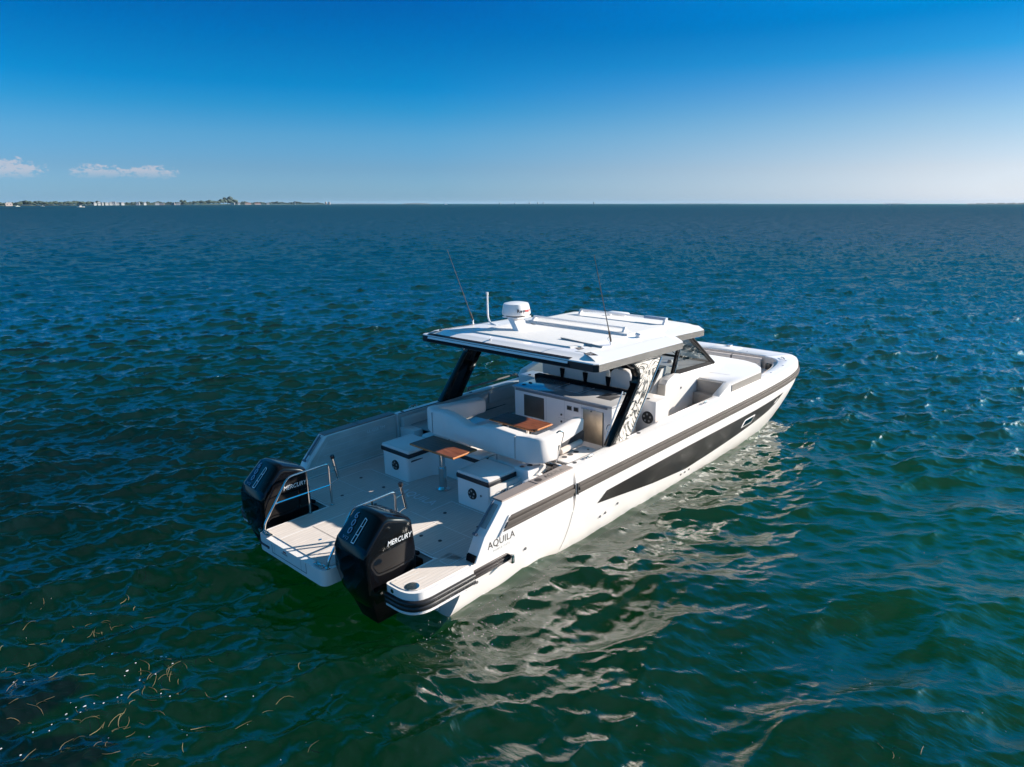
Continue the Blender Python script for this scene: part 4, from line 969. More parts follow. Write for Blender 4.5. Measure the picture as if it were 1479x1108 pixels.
b = nb(); hexa(b, [(6.1, -1.20, .78), (6.1, 1.20, .78), (8.9, .95, .78), (8.9, -.95, .78), (6.1, -1.19, 1.02), (6.1, 1.19, 1.02), (8.0, 1.06, .895), (8.0, -1.06, .895)], r=.02)
wb = obj('windshield_base', b, WHITE, trunk)
b = nb(); box(b, 10.2, 10.4, -1.0, 1.0, .30, .59, r=.05)
for (x0, x1, y0, y1) in ((9.05, 10.36, -1.70, 1.70),):
    pass
b = nb(); prism(b, [(8.95, -1.6), (10.2, -1.45), (10.3, -.8), (10.3, .8), (10.2, 1.45), (8.95, 1.6)], XY, .001, .18); prism(b, [(9.75, -1.5), (10.25, -1.3), (10.3, .0), (10.25, 1.3), (9.75, 1.5)], XY, .18, .34)
bc = obj('bow_seat_base', b, WHITE, boat)
def wall_pad(path, z0, z1, th, name, M, parent):
    b = nb(); P = [Vector(p) for p in path]; V = []
    for i, p in enumerate(P):
        a = P[max(0, i - 1)]; c = P[min(len(P) - 1, i + 1)]; d = (c - a).normalized(); n = Vector((-d.y, d.x))
        if n.dot(Vector((9.2, 0)) - p) < 0: n = -n
        V.append([b.verts.new((p.x + n.x * o, p.y + n.y * o, z)) for o, z in ((0, z0), (th, z0), (th, z1 - .03), (th * .7, z1), (0, z1))])
    for A, B in zip(V, V[1:]):
        for k in range(5): b.faces.new((A[k], A[(k + 1) % 5], B[(k + 1) % 5], B[k]))
    b.faces.new(V[0]); b.faces.new(V[-1])
    return obj(name, b, M, parent, ang=50)
def bowline(y):   # x of the inner liner at half breadth y near the bow
    best = 10.3
    for k in range(60):
        X = 8.5 + k * .031
        if yin(X) <= abs(y): best = X; break
    return min(best, 10.31)
front = lambda y0, y1: [(bowline(y0 + (y1 - y0) * k / 8) - .005, y0 + (y1 - y0) * k / 8) for k in range(9)]
for (y0, y1) in ((-1.12, -.40), (-.37, .40), (.43, 1.10)): wall_pad(front(y0, y1), .34, .575, .08, 'bow_backrest', BEIGE, bc)
for s in (-1, 1):
    pp = [(x, s * (yin(x) - .005)) for x in (9.05, 9.4, 9.75, 9.95, 10.12)]; wall_pad(pp, .34, .575, .08, 'bow_side_backrest', BEIGE, bc)
b = nb()
for y in (-.385, .415): box(b, 10.20, 10.30, y - .008, y + .008, .36, .578)
obj('backrest_gap', b, SEAM, bc)
b = nb(); box(b, 10.12, 10.2, -1.40, -1.28, .36, .50, r=.01); obj('bow_speaker', b, FENDER, bc)
# anchor locker, bow light, deck fittings on the gunwale
b = nb(); prism(b, rounded([(10.50, -.35), (10.92, -.35), (10.92, .35), (10.50, .35)], [.05] * 4), XY, .60, .622, r=.006); al = obj('anchor_locker_lid', b, WHITE, boat)
b = nb(); box(b, 10.86, 10.98, -.06, .06, .62, .66, r=.01); obj('bow_roller', b, STEEL, boat)
def cleat(x, y, ang, z):
    b = nb(); d = Vector((math.cos(ang), math.sin(ang), 0)); c = Vector((x, y, z))
    tube(b, bend([c - d * .10 + Vector((0, 0, .006)), c - d * .055 + Vector((0, 0, .035)), c + d * .055 + Vector((0, 0, .035)), c + d * .10 + Vector((0, 0, .006))], .02), .009, 6)
    cyl(b, c - d * .035, .012, .03, n=8); cyl(b, c + d * .035, .012, .03, n=8)
    obj('mooring_cleat', b, STEEL, boat)
for s in (-1, 1):
    cleat(2.35, s * 2.02, 0, .662); cleat(5.95, s * 1.97, 0, .643); cleat(10.35, s * 1.58, s * -.9, .61)
    for (x, y) in ((2.05, 1.97), (3.75, 1.95), (8.9, 1.93), (9.7, 1.86), (10.2, 1.72)):
        b = nb(); cyl(b, (x, s * y, sheer(x) + .004), .032 if x < 5 else .018, .006, n=16); obj('deck_fitting', b, SEAM if x < 5 else STEEL, boat)
    b = nb(); tube(b, [(x, s * (yin(x) + .018), sheer(x) - .004) for x in (1.92, 2.3, 2.7, 3.05)], .010, 6); obj('gunwale_trim', b, SEAM, boat)
for y in (-.6, .2, .8):
    b = nb(); cyl(b, (10.62, y, .607), .016, .006, n=12); obj('deck_stud', b, STEEL, boat)

# port coaming: bolsters, storage opening, grab rail
for s in (1, -1):
    for (x0, x1) in ((1.93, 3.0), (3.04, 4.1), (4.14, 5.2)):
        if s < 0 and x0 < 3.0: continue
        b = nb(); box(b, x0, x1, min(s * 1.80, s * 1.895), max(s * 1.80, s * 1.895), .34, .60, r=.03, seg=3); obj('coaming_pad', b, VINYL if s < 0 else mat('pale_beige_vinyl', (.56, .53, .50), .6), boat, ang=60)
b = nb(); box(b, 2.14, 2.75, 1.30, 1.895, .02, .34, r=.0); obj('storage_opening_shade_block', b, FENDER, boat)  # solid block, painted black for the shade inside the opening
b = nb(); box(b, 1.92, 2.13, 1.50, 1.895, .002, .42, r=.012); obj('storage_end_panel', b, WHITE, boat)
b = nb(); box(b, 2.10, 2.85, 1.28, 1.83, .40, .44, r=.01); obj('storage_shelf', b, LGREY, boat)
b = nb(); tube(b, bend([(3.72, 2.0, .66), (3.74, 2.0, .735), (5.15, 2.0, .735), (5.2, 2.0, .66)], .03), .02, 8); obj('port_grab_rail', b, TAUPE, boat)
b = nb(); prism(b, [(5.2, .62), (5.35, .80), (5.9, .92), (6.1, .92), (6.1, .60)], XZ, 1.86, 2.06, r=.02); obj('windscreen_fairing', b, WHITE, boat)
b = nb()
for z in (.22,): box(b, 3.55, 4.9, 1.84, 1.893, z - .006, z + .006)
obj('liner_seam', b, SEAM, boat)
b = nb(); cyl(b, (4.15, 1.885, .30), .025, -.01, axis='y', n=12); obj('shore_outlet', b, SEAM, boat)

# ------------------------------------------------------------------ hardtop
zr = lambda X: 1.868 - .026 * (X - 2.56)
RO = [(2.57, 1.90), (2.63, 1.965), (5.03, 1.965), (5.12, 1.90), (5.46, 1.56), (6.42, 1.62), (6.72, 1.36), (6.86, .6)]
outl = [(x, y) for x, y in RO] + [(x, -y) for x, y in RO[::-1]]
def rinset(p, d, dz):
    cx, cy = 4.5, 0
    return p
b = nb()
n_ = len(outl)
def rl(d, zf):
    o = []
    for i, (x, y) in enumerate(outl):
        a = Vector(outl[i - 1]); c = Vector(outl[(i + 1) % n_]); p = Vector((x, y))
        e1 = (p - a).normalized(); e2 = (c - p).normalized(); n1 = Vector((e1.y, -e1.x)); n2 = Vector((e2.y, -e2.x)); nn = (n1 + n2)
        nn = nn.normalized() if nn.length > .01 else n1
        if nn.dot(p - Vector((4.5, 0))) > 0 and d > 0: nn = -nn if True else nn
        q = p + nn * d / max(.6, abs(nn.dot(n1)))
        o.append(b.verts.new((q.x, q.y, zf(q.x))))
    return o
r0 = rl(.05, lambda X: zr(X)); r1 = rl(0.0, lambda X: zr(X) + .015); r2 = rl(0.0, lambda X: zr(X) + .125); r3 = rl(.015, lambda X: zr(X) + .14)
r4 = rl(.10, lambda X: zr(X) + .155); r5 = rl(.22, lambda X: zr(X) + .195 + .0 * X); r6 = rl(.30, lambda X: zr(X) + .205)
RR = [r0, r1, r2, r3, r4, r5, r6]
for j, (A, B) in enumerate(zip(RR, RR[1:])):
    for i in range(n_):
        f = b.faces.new((A[i], A[(i + 1) % n_], B[(i + 1) % n_], B[i]))
        mid = (A[i].co + A[(i + 1) % n_].co) / 2; nx = abs(A[(i + 1) % n_].co.y - A[i].co.y) > 2.5
        f.material_index = (2 if mid.x < 2.62 else 1) if j <= 1 else 0
f = b.faces.new(r0[::-1]); f.material_index = 3
b.faces.new(r6)
roof = obj('hardtop', b, [WHITE, CHAR, CHAR_D, mat('roof_lining', (.05, .05, .055), .5)], boat, ang=25)
zt = lambda X: zr(X) + .205
# aft awning cassette set into the aft edge
b = nb(); hexa(b, [(2.545, -1.47, 1.905), (2.545, 1.77, 1.905), (2.60, 1.77, 1.905), (2.60, -1.47, 1.905), (2.60, -1.44, 2.018), (2.60, 1.80, 2.018), (2.72, 1.80, 2.025), (2.72, -1.44, 2.025)]); aw = obj('awning_cassette', b, mat('awning_black', (.006, .006, .007), .6, spec=.15), roof, smooth=False)
b = nb(); hexa(b, [(2.551, -1.43, 1.952), (2.551, 1.75, 1.952), (2.59, 1.75, 1.952), (2.59, -1.43, 1.952), (2.573, -1.43, 1.990), (2.573, 1.76, 1.990), (2.62, 1.76, 1.990), (2.62, -1.43, 1.990)]); obj('awning_stripe', b, WHITE, aw, smooth=False)
# raised centre panels
b = nb()
hexa(b, [(3.0, -1.15, zt(3.0) - .01), (3.0, 1.15, zt(3.0) - .01), (4.35, 1.25, zt(4.35) - .01), (4.35, -1.25, zt(4.35) - .01), (3.05, -1.10, zt(3.0) + .022), (3.05, 1.10, zt(3.0) + .022), (4.30, 1.2, zt(4.35) + .022), (4.30, -1.2, zt(4.35) + .022)], r=.006); obj('roof_panel', b, NONSKID, roof)
b = nb(); hexa(b, [(4.52, -1.18, zt(4.5) - .01), (4.52, 1.2, zt(4.5) - .01), (6.3, 1.2, zt(6.3) - .01), (6.3, -1.2, zt(6.3) - .01), (4.56, -1.15, zt(4.5) + .03), (4.56, 1.15, zt(4.5) + .03), (6.26, 1.15, zt(6.3) + .03), (6.26, -1.15, zt(6.3) + .03)], r=.008); obj('sunroof_panel', b, NONSKID, roof)
for y in (1.42, -1.42):
    b = nb(); hexa(b, [(2.85, y - .12, zt(2.9) - .01), (2.85, y + .12, zt(2.9) - .01), (3.5, y + .12, zt(3.5) - .01), (3.5, y - .12, zt(3.5) - .01), (2.9, y - .09, zt(2.9) + .008), (2.9, y + .09, zt(2.9) + .008), (3.45, y + .09, zt(3.5) + .008), (3.45, y - .09, zt(3.5) + .008)], r=.003); obj('roof_hatch', b, NONSKID, roof)
b = nb(); ribbon(b, [(3.58, -.50), (3.17, -1.42)], .05, zt(3.4) + .027) if False else hexa(b, [(3.50, -.62, zt(3.5) + .018), (3.50, -.56, zt(3.5) + .018), (3.38, -1.50, zt(3.4) - .002), (3.32, -1.50, zt(3.4) - .002), (3.50, -.62, zt(3.5) + .05), (3.47, -.56, zt(3.5) + .05), (3.40, -1.50, zt(3.4) + .03), (3.36, -1.50, zt(3.4) + .03)]); obj('drip_moulding', b, LGREY, roof)
# roof racks (cross bars)
for (x, y0, y1, h) in ((4.72, -1.02, 1.10, .10), (5.93, -1.10, .90, .12)):
    b = nb(); zz = zt(x) + .02
    box(b, x - .02, x + .02, y0, y1, zz + h - .035, zz + h, r=.008)
    for y in (y0 + .02, y1 - .02): hexa(b, [(x - .10, y - .03, zz - .02), (x - .10, y + .03, zz - .02), (x + .06, y + .03, zz - .02), (x + .06, y - .03, zz - .02), (x - .02, y - .02, zz + h), (x - .02, y + .02, zz + h), (x + .02, y + .02, zz + h), (x + .02, y - .02, zz + h)], r=.006)
    obj('roof_cross_bar', b, WHITE, roof)
b = nb(); box(b, 5.90, 6.0, -1.10, -.62, zt(6) + .10, zt(6) + .15, r=.015); obj('light_bar', b, mat('lens_grey', (.25, .30, .38), .2), roof)
b = nb(); box(b, 6.35, 6.55, .1, .55, zt(6.4), zt(6.4) + .07, r=.03); obj('satellite_puck', b, WHITE, roof)
b = nb(); cyl(b, (6.2, .35, zt(6.2)), .03, .09, n=12); obj('gps_dome', b, WHITE, roof)
b = nb(); cyl(b, (4.55, -1.38, zt(4.5) - .01), .045, .05, n=16, r2=.035); tube(b, [(4.55, -1.44, zt(4.5) + .03), (4.60, -1.32, zt(4.5) + .035)], .035, 10); obj('horn', b, WHITE, roof)
for (x, y) in ((2.78, .40), (2.56, .92)):
    b = nb()
    if x > 2.6: cyl(b, (x, y, zt(2.8) - .05), .022, .05, n=12)
    else: cyl(b, (2.568, y - .1, 1.885), .022, -.03, axis='x', n=12)
    obj('navigation_light', b, STEEL, roof)
# radar on its leaning mast
b = nb(); zz = zt(3.65) + .0
hexa(b, [(3.56, .44, zz), (3.56, .56, zz), (3.84, .56, zz), (3.84, .44, zz), (3.66, .68, zz + .22), (3.66, .82, zz + .22), (3.92, .82, zz + .22), (3.92, .68, zz + .22)], r=.01)
box(b, 3.66, 4.02, .56, .94, zz + .215, zz + .235, r=.005)
mast = obj('radar_mast', b, WHITE, roof)
b = nb(); cx_, cy_, cz_ = 3.86, .78, zz + .25; prof = [(.20, 0), (.255, .015), (.262, .045), (.255, .09), (.236, .18), (.222, .212), (.16, .226), (.0, .23)]
V = [[b.verts.new((cx_ + r_ * math.cos(2 * math.pi * k / 40), cy_ + r_ * math.sin(2 * math.pi * k / 40), cz_ + h_)) for k in range(40)] for r_, h_ in prof[:-1]]
for A, B in zip(V, V[1:]):
    for k in range(40): b.faces.new((A[k], A[(k + 1) % 40], B[(k + 1) % 40], B[k]))
b.faces.new(V[0]); b.faces.new(V[-1]); dome = obj('radar_dome', b, WHITE, mast, ang=50)
dome.parent = roof; mast.parent = roof
b = nb(); cyl(b, (cx_, cy_, cz_ - .02), .19, .022, n=30); obj('radar_base_ring', b, SEAM, roof)
# curved lettering on the dome side
def arc_text(s_, size, ang0, step, z, rr, M, M2):
    for k, ch in enumerate(s_):
        a = ang0 + step * k; p = Vector((cx_ + rr * math.cos(a), cy_ + rr * math.sin(a), z))
        text('dome_lettering', ch, size, p, (-math.sin(a), math.cos(a), 0), (0, 0, 1), M if k < 3 else M2, roof, th=.006, bold=.001)
a0 = math.atan2(CC.y - cy_, CC.x - cx_)
arc_text('Raymar', .085, a0 + .15, .21, cz_ + .10, .254, BTXT, RTXT)
b = nb(); tube(b, bend([(3.88, 1.30, zt(3.9) - .01), (3.95, 1.55, zt(3.9) + .02), (3.97, 1.62, zt(3.9) + .12), (3.97, 1.62, 2.60)], .10, 5), .018, 10, mi=0); tube(b, [(3.97, 1.62, 2.585), (3.97, 1.62, 2.63)], .026, 10)
obj('anchor_light_pole', b, WHITE, roof)
# whip antennas
for (bx, by, tx, ty, tz) in ((3.80, 1.86, 3.30, 1.95, 3.46), (3.70, -1.42, 3.20, -1.44, 3.50)):
    b = nb(); z0 = zt(bx) - .03
    cyl(b, (bx, by, z0 - .02), .032, .03, n=14); tube(b, [(bx, by, z0), (bx, by, z0 + .09)], .016, 10)
    mt = obj('antenna_mount', b, WHITE, roof)
    b = nb(); tube(b, [(bx, by, z0 + .08), Vector((bx, by, z0 + .08)).lerp(Vector((tx, ty, tz)), .12)], .016, 8); tube(b, [Vector((bx, by, z0 + .08)).lerp(Vector((tx, ty, tz)), .11), (tx, ty, tz)], .0085, 8, r2=.004)
    obj('whip_antenna', b, ANTI, roof)
b = nb(); tube(b, bend([(3.66, -1.45, zt(3.7)), (3.62, -1.40, zt(3.7) + .12), (3.70, -1.42, zt(3.7) + .15)], .05), .005, 6); obj('antenna_cable', b, STEEL, roof)

# hardtop pillars
PO = [(2.90, .655), (3.44, .655), (3.50, .76), (4.02, 1.44), (4.32, zr(4.3) + .01), (3.42, zr(3.4) + .01), (3.58, 1.74), (3.64, 1.62), (3.62, 1.50), (3.50, 1.36)]
for s in (-1, 1):
    b = nb(); prism(b, PO, XZ, s * 1.86, s * 1.985, r=.012)
    pil = obj('hardtop_pillar', b, BLACK, boat, ang=30)
    if s < 0:
        pil['label'] = 'starboard hardtop pillar with black and white sea reflections painted on its side'
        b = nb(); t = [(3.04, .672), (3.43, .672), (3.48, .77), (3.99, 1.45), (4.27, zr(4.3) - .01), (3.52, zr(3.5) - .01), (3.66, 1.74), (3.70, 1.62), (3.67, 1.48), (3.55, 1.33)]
        prism(b, t, XZ, s * 1.985, s * 1.992); obj('painted_reflection_panel', b, RIPPLE_REFL, pil, smooth=False)  # reflected ripples put into the panel's colour
        b = nb(); tube(b, [(4.34, s * 1.97, zr(4.3) - .02), (4.04, s * 1.975, 1.42), (3.50, s * 1.98, .74)], .012, 6); obj('pillar_trim', b, STEEL, pil)
        b = nb(); tube(b, [(2.98, s * 1.85, .74), (3.42, s * 1.85, 1.40)], .010, 6); obj('pillar_light_strip', b, WTXT, pil)
        b = nb(); tube(b, bend([(3.08, s * 1.84, .82), (3.05, s * 1.80, .84), (3.10, s * 1.80, .92), (3.14, s * 1.84, .92)], .03), .008, 6); obj('pillar_hook', b, STEEL, pil)
    else:
        pil['label'] = 'plain gloss black port hardtop pillar'
        b = nb(); on_x = 3.98
        cyl(b, (3.85, s * 1.86, 1.62), .07, -s * .004, axis='y', n=24); cyl(b, (3.85, s * 1.86, 1.62), .062, -s * .006, axis='y', n=24, mi=1)
        obj('pillar_emblem', b, [CHAR, BLACK], pil)

# windshield
for s in (-1, 1):
    fb = Vector((7.95, s * 1.07, .90)); ft = Vector((6.72, s * 1.07, 1.77)); rb = Vector((6.22, s * 1.17, 1.02)); rt = Vector((6.42, s * 1.15, 1.77))
    b = nb(); b.faces.new([b.verts.new(p) for p in (fb, rb, rt, ft)]); obj('side_glass', b, GLASS, boat, smooth=False)
    b = nb()
    d = (rb - fb)
    hexa(b, [fb + Vector((.05, s * .02, -.02)), rb + Vector((0, s * .02, -.02)), rb + Vector((0, -s * .03, -.02)), fb + Vector((.05, -s * .03, -.02)), fb + Vector((-.10, s * .015, .055)), rb + Vector((0, s * .015, .06)), rb + Vector((0, -s * .02, .06)), fb + Vector((-.10, -s * .02, .055))])
    obj('glass_sill', b, SATIN, boat, smooth=False)
    b = nb(); tube(b, [fb, ft], .036, 8); tube(b, [fb + Vector((-.10, 0, .02)), ft + Vector((-.10, 0, 0))], .03, 8); obj('windshield_pillar', b, SATIN, boat)
    b = nb(); tube(b, [(6.16, s * 1.17, 1.0), (6.44, s * 1.19, 1.75)], .018, 8); obj('glass_end_post', b, STEEL, boat)
    b = nb(); tube(b, [(6.12, s * 1.14, 1.0), (6.40, s * 1.15, 1.75)], .028, 8); obj('dark_end_post', b, SATIN, boat)
    b = nb(); hexa(b, [(6.40, s * 1.10, 1.63), (6.40, s * 1.17, 1.63), (6.52, s * 1.17, 1.63), (6.52, s * 1.10, 1.63), (6.38, s * 1.10, 1.79), (6.38, s * 1.17, 1.79), (6.52, s * 1.17, 1.79), (6.52, s * 1.10, 1.79)]); obj('post_head', b, LGREY, boat)
b = nb(); b.faces.new([b.verts.new(p) for p in ((7.95, -1.07, .90), (7.95, 1.07, .90), (6.72, 1.07, 1.77), (6.72, -1.07, 1.77))]); obj('front_glass', b, GLASS, boat, smooth=False)
b = nb(); tube(b, [(7.95, -1.07, .91), (7.97, 0, .91), (7.95, 1.07, .91)], .025, 8); obj('front_sill', b, SATIN, boat)
for y in (-.35, .35):
    b = nb(); tube(b, [(7.92, y, .93), (7.1, y, 1.5)], .015, 6); obj('glass_mullion', b, SATIN, boat)
for (x, y) in ((6.95, -.75), (7.25, -.45)):
    b = nb(); cyl(b, (x, y, .96), .06, .05, n=14, r2=.04); obj('dash_fitting', b, WHITE, boat)
for s in (-1, 1): 
    b = nb(); tube(b, [(7.6, s * .6, .95), (7.2, s * .3, 1.30)], .008, 6); obj('wiper_arm', b, SATIN, boat)

# ================================================================== FLOATING WEED, FOAM AND GLINT FLECKS
def px_water(px, py):
    v = CF + CR * ((px - 739.5) / 1014.84) - CU * ((py - 554) / 1014.84); v = ROT @ v
    return CAMW + v * (-CAMW.z / v.z)
def surf_z(pts):
    """height of the displaced sea nearest to each point"""
    P_ = np.array([(p[0], p[1]) for p in pts]); o = []
    X, Y, H = sea(P_[:, 0], P_[:, 1]); X, Y, H = sea(P_[:, 0] * 2 - X, P_[:, 1] * 2 - Y)
    return H
rw_ = random.Random(21); blades = []; WEEDS = [(162, 905, 26, .55), (150, 915, 12, .4), (216, 993, 34, .45), (233, 976, 18, .3), (172, 1033, 24, .5), (150, 1052, 16, .5), (108, 1070, 30, .5), (57, 1006, 14, .5), (226, 847, 12, .3), (277, 942, 18, .4),
    (50, 918, 20, .9), (120, 925, 14, .8), (30, 960, 8, .6), (225, 1085, 10, .4), (20, 1040, 8, .6), (190, 870, 10, .6), (265, 960, 8, .3), (100, 985, 10, .8), (470, 1065, 4, .3), (440, 985, 4, .3), (1300, 1090, 7, .25), (1345, 805, 5, .4), (1330, 1000, 2, .3), (1035, 1062, 2, .3), (360, 1060, 5, .5), (315, 1020, 6, .6)]
for (px, py, n_b, sp) in WEEDS:
    c = px_water(px, py); main = rw_.uniform(0, 3.14)
    for k in range(int(n_b * .8)):
        a = main + rw_.gauss(0, .7); L_ = rw_.uniform(.06, .19); x = c.x + rw_.gauss(0, sp * .36) ; y = c.y + rw_.gauss(0, sp * .36); cv = rw_.uniform(-.9, .9)
        pts = [(x + math.cos(a + cv * t) * L_ * t, y + math.sin(a + cv * t) * L_ * t) for t in (0, .25, .5, .75, 1)]
        blades.append((pts, rw_.uniform(.0022, .0045)))
flat_ = [p for b_, _ in blades for p in b_]; Hs = surf_z(flat_)
b = nb(); q_ = 0
for pts, wd in blades:
    hs_l = Hs[q_:q_ + 5]; q_ += 5; prev = None
    dz_b = rw_.choice((.010, .006, -.03, -.05))
    for k, (x, y) in enumerate(pts):
        k2 = min(k + 1, 4); k1 = max(k - 1, 0); d = Vector((pts[k2][0] - pts[k1][0], pts[k2][1] - pts[k1][1], 0)).normalized(); n_v = Vector((-d.y, d.x, 0)) * wd * (1.0 if 0 < k < 4 else .4)
        z = float(hs_l[k]) + dz_b; A_ = b.verts.new(Vector((x, y, z)) + n_v); B_ = b.verts.new(Vector((x, y, z)) - n_v); C_ = b.verts.new(Vector((x, y, z + wd * .8)))
        if prev: b.faces.new((prev[0], A_, C_, prev[2])); b.faces.new((prev[2], C_, B_, prev[1]))
        prev = (A_, B_, C_)
wd_o = obj('seaweed', b, mat('yellow_brown_weed', (.075, .064, .028), .8, noise=.6, nscale=7)); tag(wd_o, kind='stuff')
spots = [(233, 947, 1.5), (240, 948, 1.0), (197, 963, 1.0), (184, 971, 1.6), (180, 976, .8), (202, 982, 1), (250, 964, 1), (225, 978, 1), (123, 1024, 1.4), (95, 1028, 1.6), (110, 1024, .8), (137, 1022, .8), (150, 1018, 1), (118, 1039, .9), (97, 1040, 1), (170, 1010, .8), (176, 1007, .9), (72, 1060, .9), (48, 1061, 1), (28, 1084, 1.2), (0, 1076, 1.2), (20, 987, .8), (35, 986, .8), (157, 931, .7), (247, 840, .9), (326, 1008, 1), (366, 1008, .8), (75, 1048, .8), (232, 998, 1.0), (246, 1008, .9)]
for k in range(160):  # white flecks beside the hull stand in for sun glints on ripples
    x0_ = rw_.uniform(600, 800); spots.append((x0_ + rw_.gauss(0, 12), 930 - (x0_ - 600) * .42 + rw_.gauss(0, 34), rw_.uniform(.25, .6)))
for k in range(50): spots.append((rw_.uniform(850, 1479), rw_.uniform(760, 1100), rw_.uniform(.22, .45)))
for k in range(30): spots.append((rw_.uniform(0, 560), rw_.uniform(850, 1100), rw_.uniform(.25, .5)))
pw_ = [px_water(x, y) for x, y, _ in spots]; hz_ = surf_z(pw_)
b = nb()
for p, h_, (_, _, s_) in zip(pw_, hz_, spots):
    r_ = .0085 * s_; c = Vector((p.x, p.y, float(h_) + .008)); n_ = 7; a0_ = rw_.uniform(0, 6)
    rim = [b.verts.new(c + Vector((math.cos(a0_ + 6.283 * k / n_) * r_ * rw_.uniform(.7, 1.5), math.sin(a0_ + 6.283 * k / n_) * r_ * rw_.uniform(.7, 1.5), 0))) for k in range(n_)]; t_ = b.verts.new(c + Vector((0, 0, r_ * .5)))
    for k in range(n_): b.faces.new((rim[k], rim[(k + 1) % n_], t_))
fo = obj('foam_glint_flecks', b, mat('foam_glint_white', (.75, .76, .76), .5)); tag(fo, kind='stuff')

# ================================================================== FAR SHORE
def from_px(px, dist):
    """point on the water at a compass bearing (photo column) and a distance in metres"""
    a = math.atan((px - 739.5) / 1047.6)
    d = Vector((CFW.x, CFW.y, 0)).normalized(); r = Vector((CRW.x, CRW.y, 0)).normalized()
    return Vector((CAMW.x, CAMW.y, 0)) + (d * math.cos(a) + r * math.sin(a)) * dist
rnd = random.Random(5)
LEAF = [mat('far_foliage_%d' % k, c, 0.9, noise=.35, nscale=.25) for k, c in enumerate(((.028, .050, .030), (.040, .062, .038), (.020, .040, .030)))]
BARK = mat('bark', (.08, .06, .045), .9)
def crown_bm(w_, h_, seed, n=9):
    rr = random.Random(seed); b = nb()
    for k in range(n):
        t = bmesh.new(); bmesh.ops.create_icosphere(t, subdivisions=1, radius=1)
        sx = w_ * rr.uniform(.16, .34); sz = h_ * rr.uniform(.14, .30); cx = rr.uniform(-.5, .5) * w_ * .75; cy = rr.uniform(-.5, .5) * w_ * .6
        cz = h_ * (.30 + .55 * (1 - abs(cx) / (w_ * .6)) * rr.uniform(.4, 1))
        for v in t.verts: v.co = Vector((v.co.x * sx * rr.uniform(.75, 1.2) + cx, v.co.y * sx + cy, v.co.z * sz * rr.uniform(.7, 1.2) + cz))
        merge(b, t)
    return b
TREES = []
for k in range(7):
    root = bpy.data.objects.new('shore_tree', None); col.objects.link(root)
    obj('crown', crown_bm(1, 1, 40 + k), LEAF[k % 3], root, smooth=False)
    b = nb(); tube(b, [(0, 0, -.02), (.01, 0, .25), (0, .01, .5)], .03, 6, r2=.015); obj('trunk', b, BARK, root)
    TREES.append(root)
used = set()
def put_tree(k, px, dist, wd, h, label):
    p = from_px(px, dist); src = TREES[k % 7]
    if (k % 7) in used:
        o = src.copy(); col.objects.link(o)
        for ch in src.children: c = ch.copy(); col.objects.link(c); c.parent = o
    else: o = src; used.add(k % 7)
    o.location = (p.x, p.y, .6); o.scale = (wd, wd, h); o.rotation_euler = (0, 0, rnd.uniform(0, 6.28))
    tag(o, label, 'tree', 'trees along the far western shore'); return o
# low islands (terrain) carrying the trees
def island(px0, px1, d0, d1, hgt, name='island', col_=(.05, .07, .045), deep=140):
    b = nb(); n = 60; V = []
    for i in range(n + 1):
        t = i / n; px = px0 + (px1 - px0) * t; d = d0 + (d1 - d0) * t; e = math.sin(math.pi * t) ** .3 if 0 < t < 1 else 0
        hh = hgt * e * (.75 + .25 * math.sin(i * 1.7) * math.cos(i * .6))
        V.append([b.verts.new(from_px(px, d) + Vector((0, 0, -.3))), b.verts.new(from_px(px, d + 12) + Vector((0, 0, hh * .5 - .1))), b.verts.new(from_px(px, d + 40) + Vector((0, 0, hh))), b.verts.new(from_px(px, d + deep) + Vector((0, 0, hh * .8))), b.verts.new(from_px(px, d + deep + 30) + Vector((0, 0, -.3)))])
    for A, B in zip(V, V[1:]):
        for k in range(4): b.faces.new((A[k], B[k], B[k + 1], A[k + 1]))
    return tag(obj(name, b, mat('shore_scrub_%d' % int(px0 + 500), col_, .95, noise=.3, nscale=.05)), kind='structure')
def shore_d(px): return 1650 + max(0, px + 20) * 3.6
island(-60, 472, shore_d(-40), shore_d(472), 3.0, 'island')
hts = lambda px: 7.0 if px < 30 else (9.5 if px < 150 else (8.5 if px < 260 else (13.0 if px < 300 else (14 if px < 338 else (9 if px < 440 else 6.5)))))
n = 0; px = -30
cnt = 0
while px < 466:
    d = shore_d(px) + rnd.uniform(55, 120)
    h = hts(px) * rnd.uniform(.65, 1.25) * (d / 2100) ** .6
    wd = h * rnd.uniform(1.3, 2.2)
    if 312 < px < 332: h *= 1.55 - abs(px - 322) * .05; wd = h * 1.2
    step = max(1.4, wd / d * 1047 * .42); px += step
    where = 'near the left edge of the photo' if px < 120 else ('behind the white waterfront houses' if px < 260 else ('in the tall clump at the island middle' if px < 345 else 'on the thinning right end of the island'))
    put_tree(n, px, d, wd, h, 'hazy green tree on the far shore, ' + where); n += 1
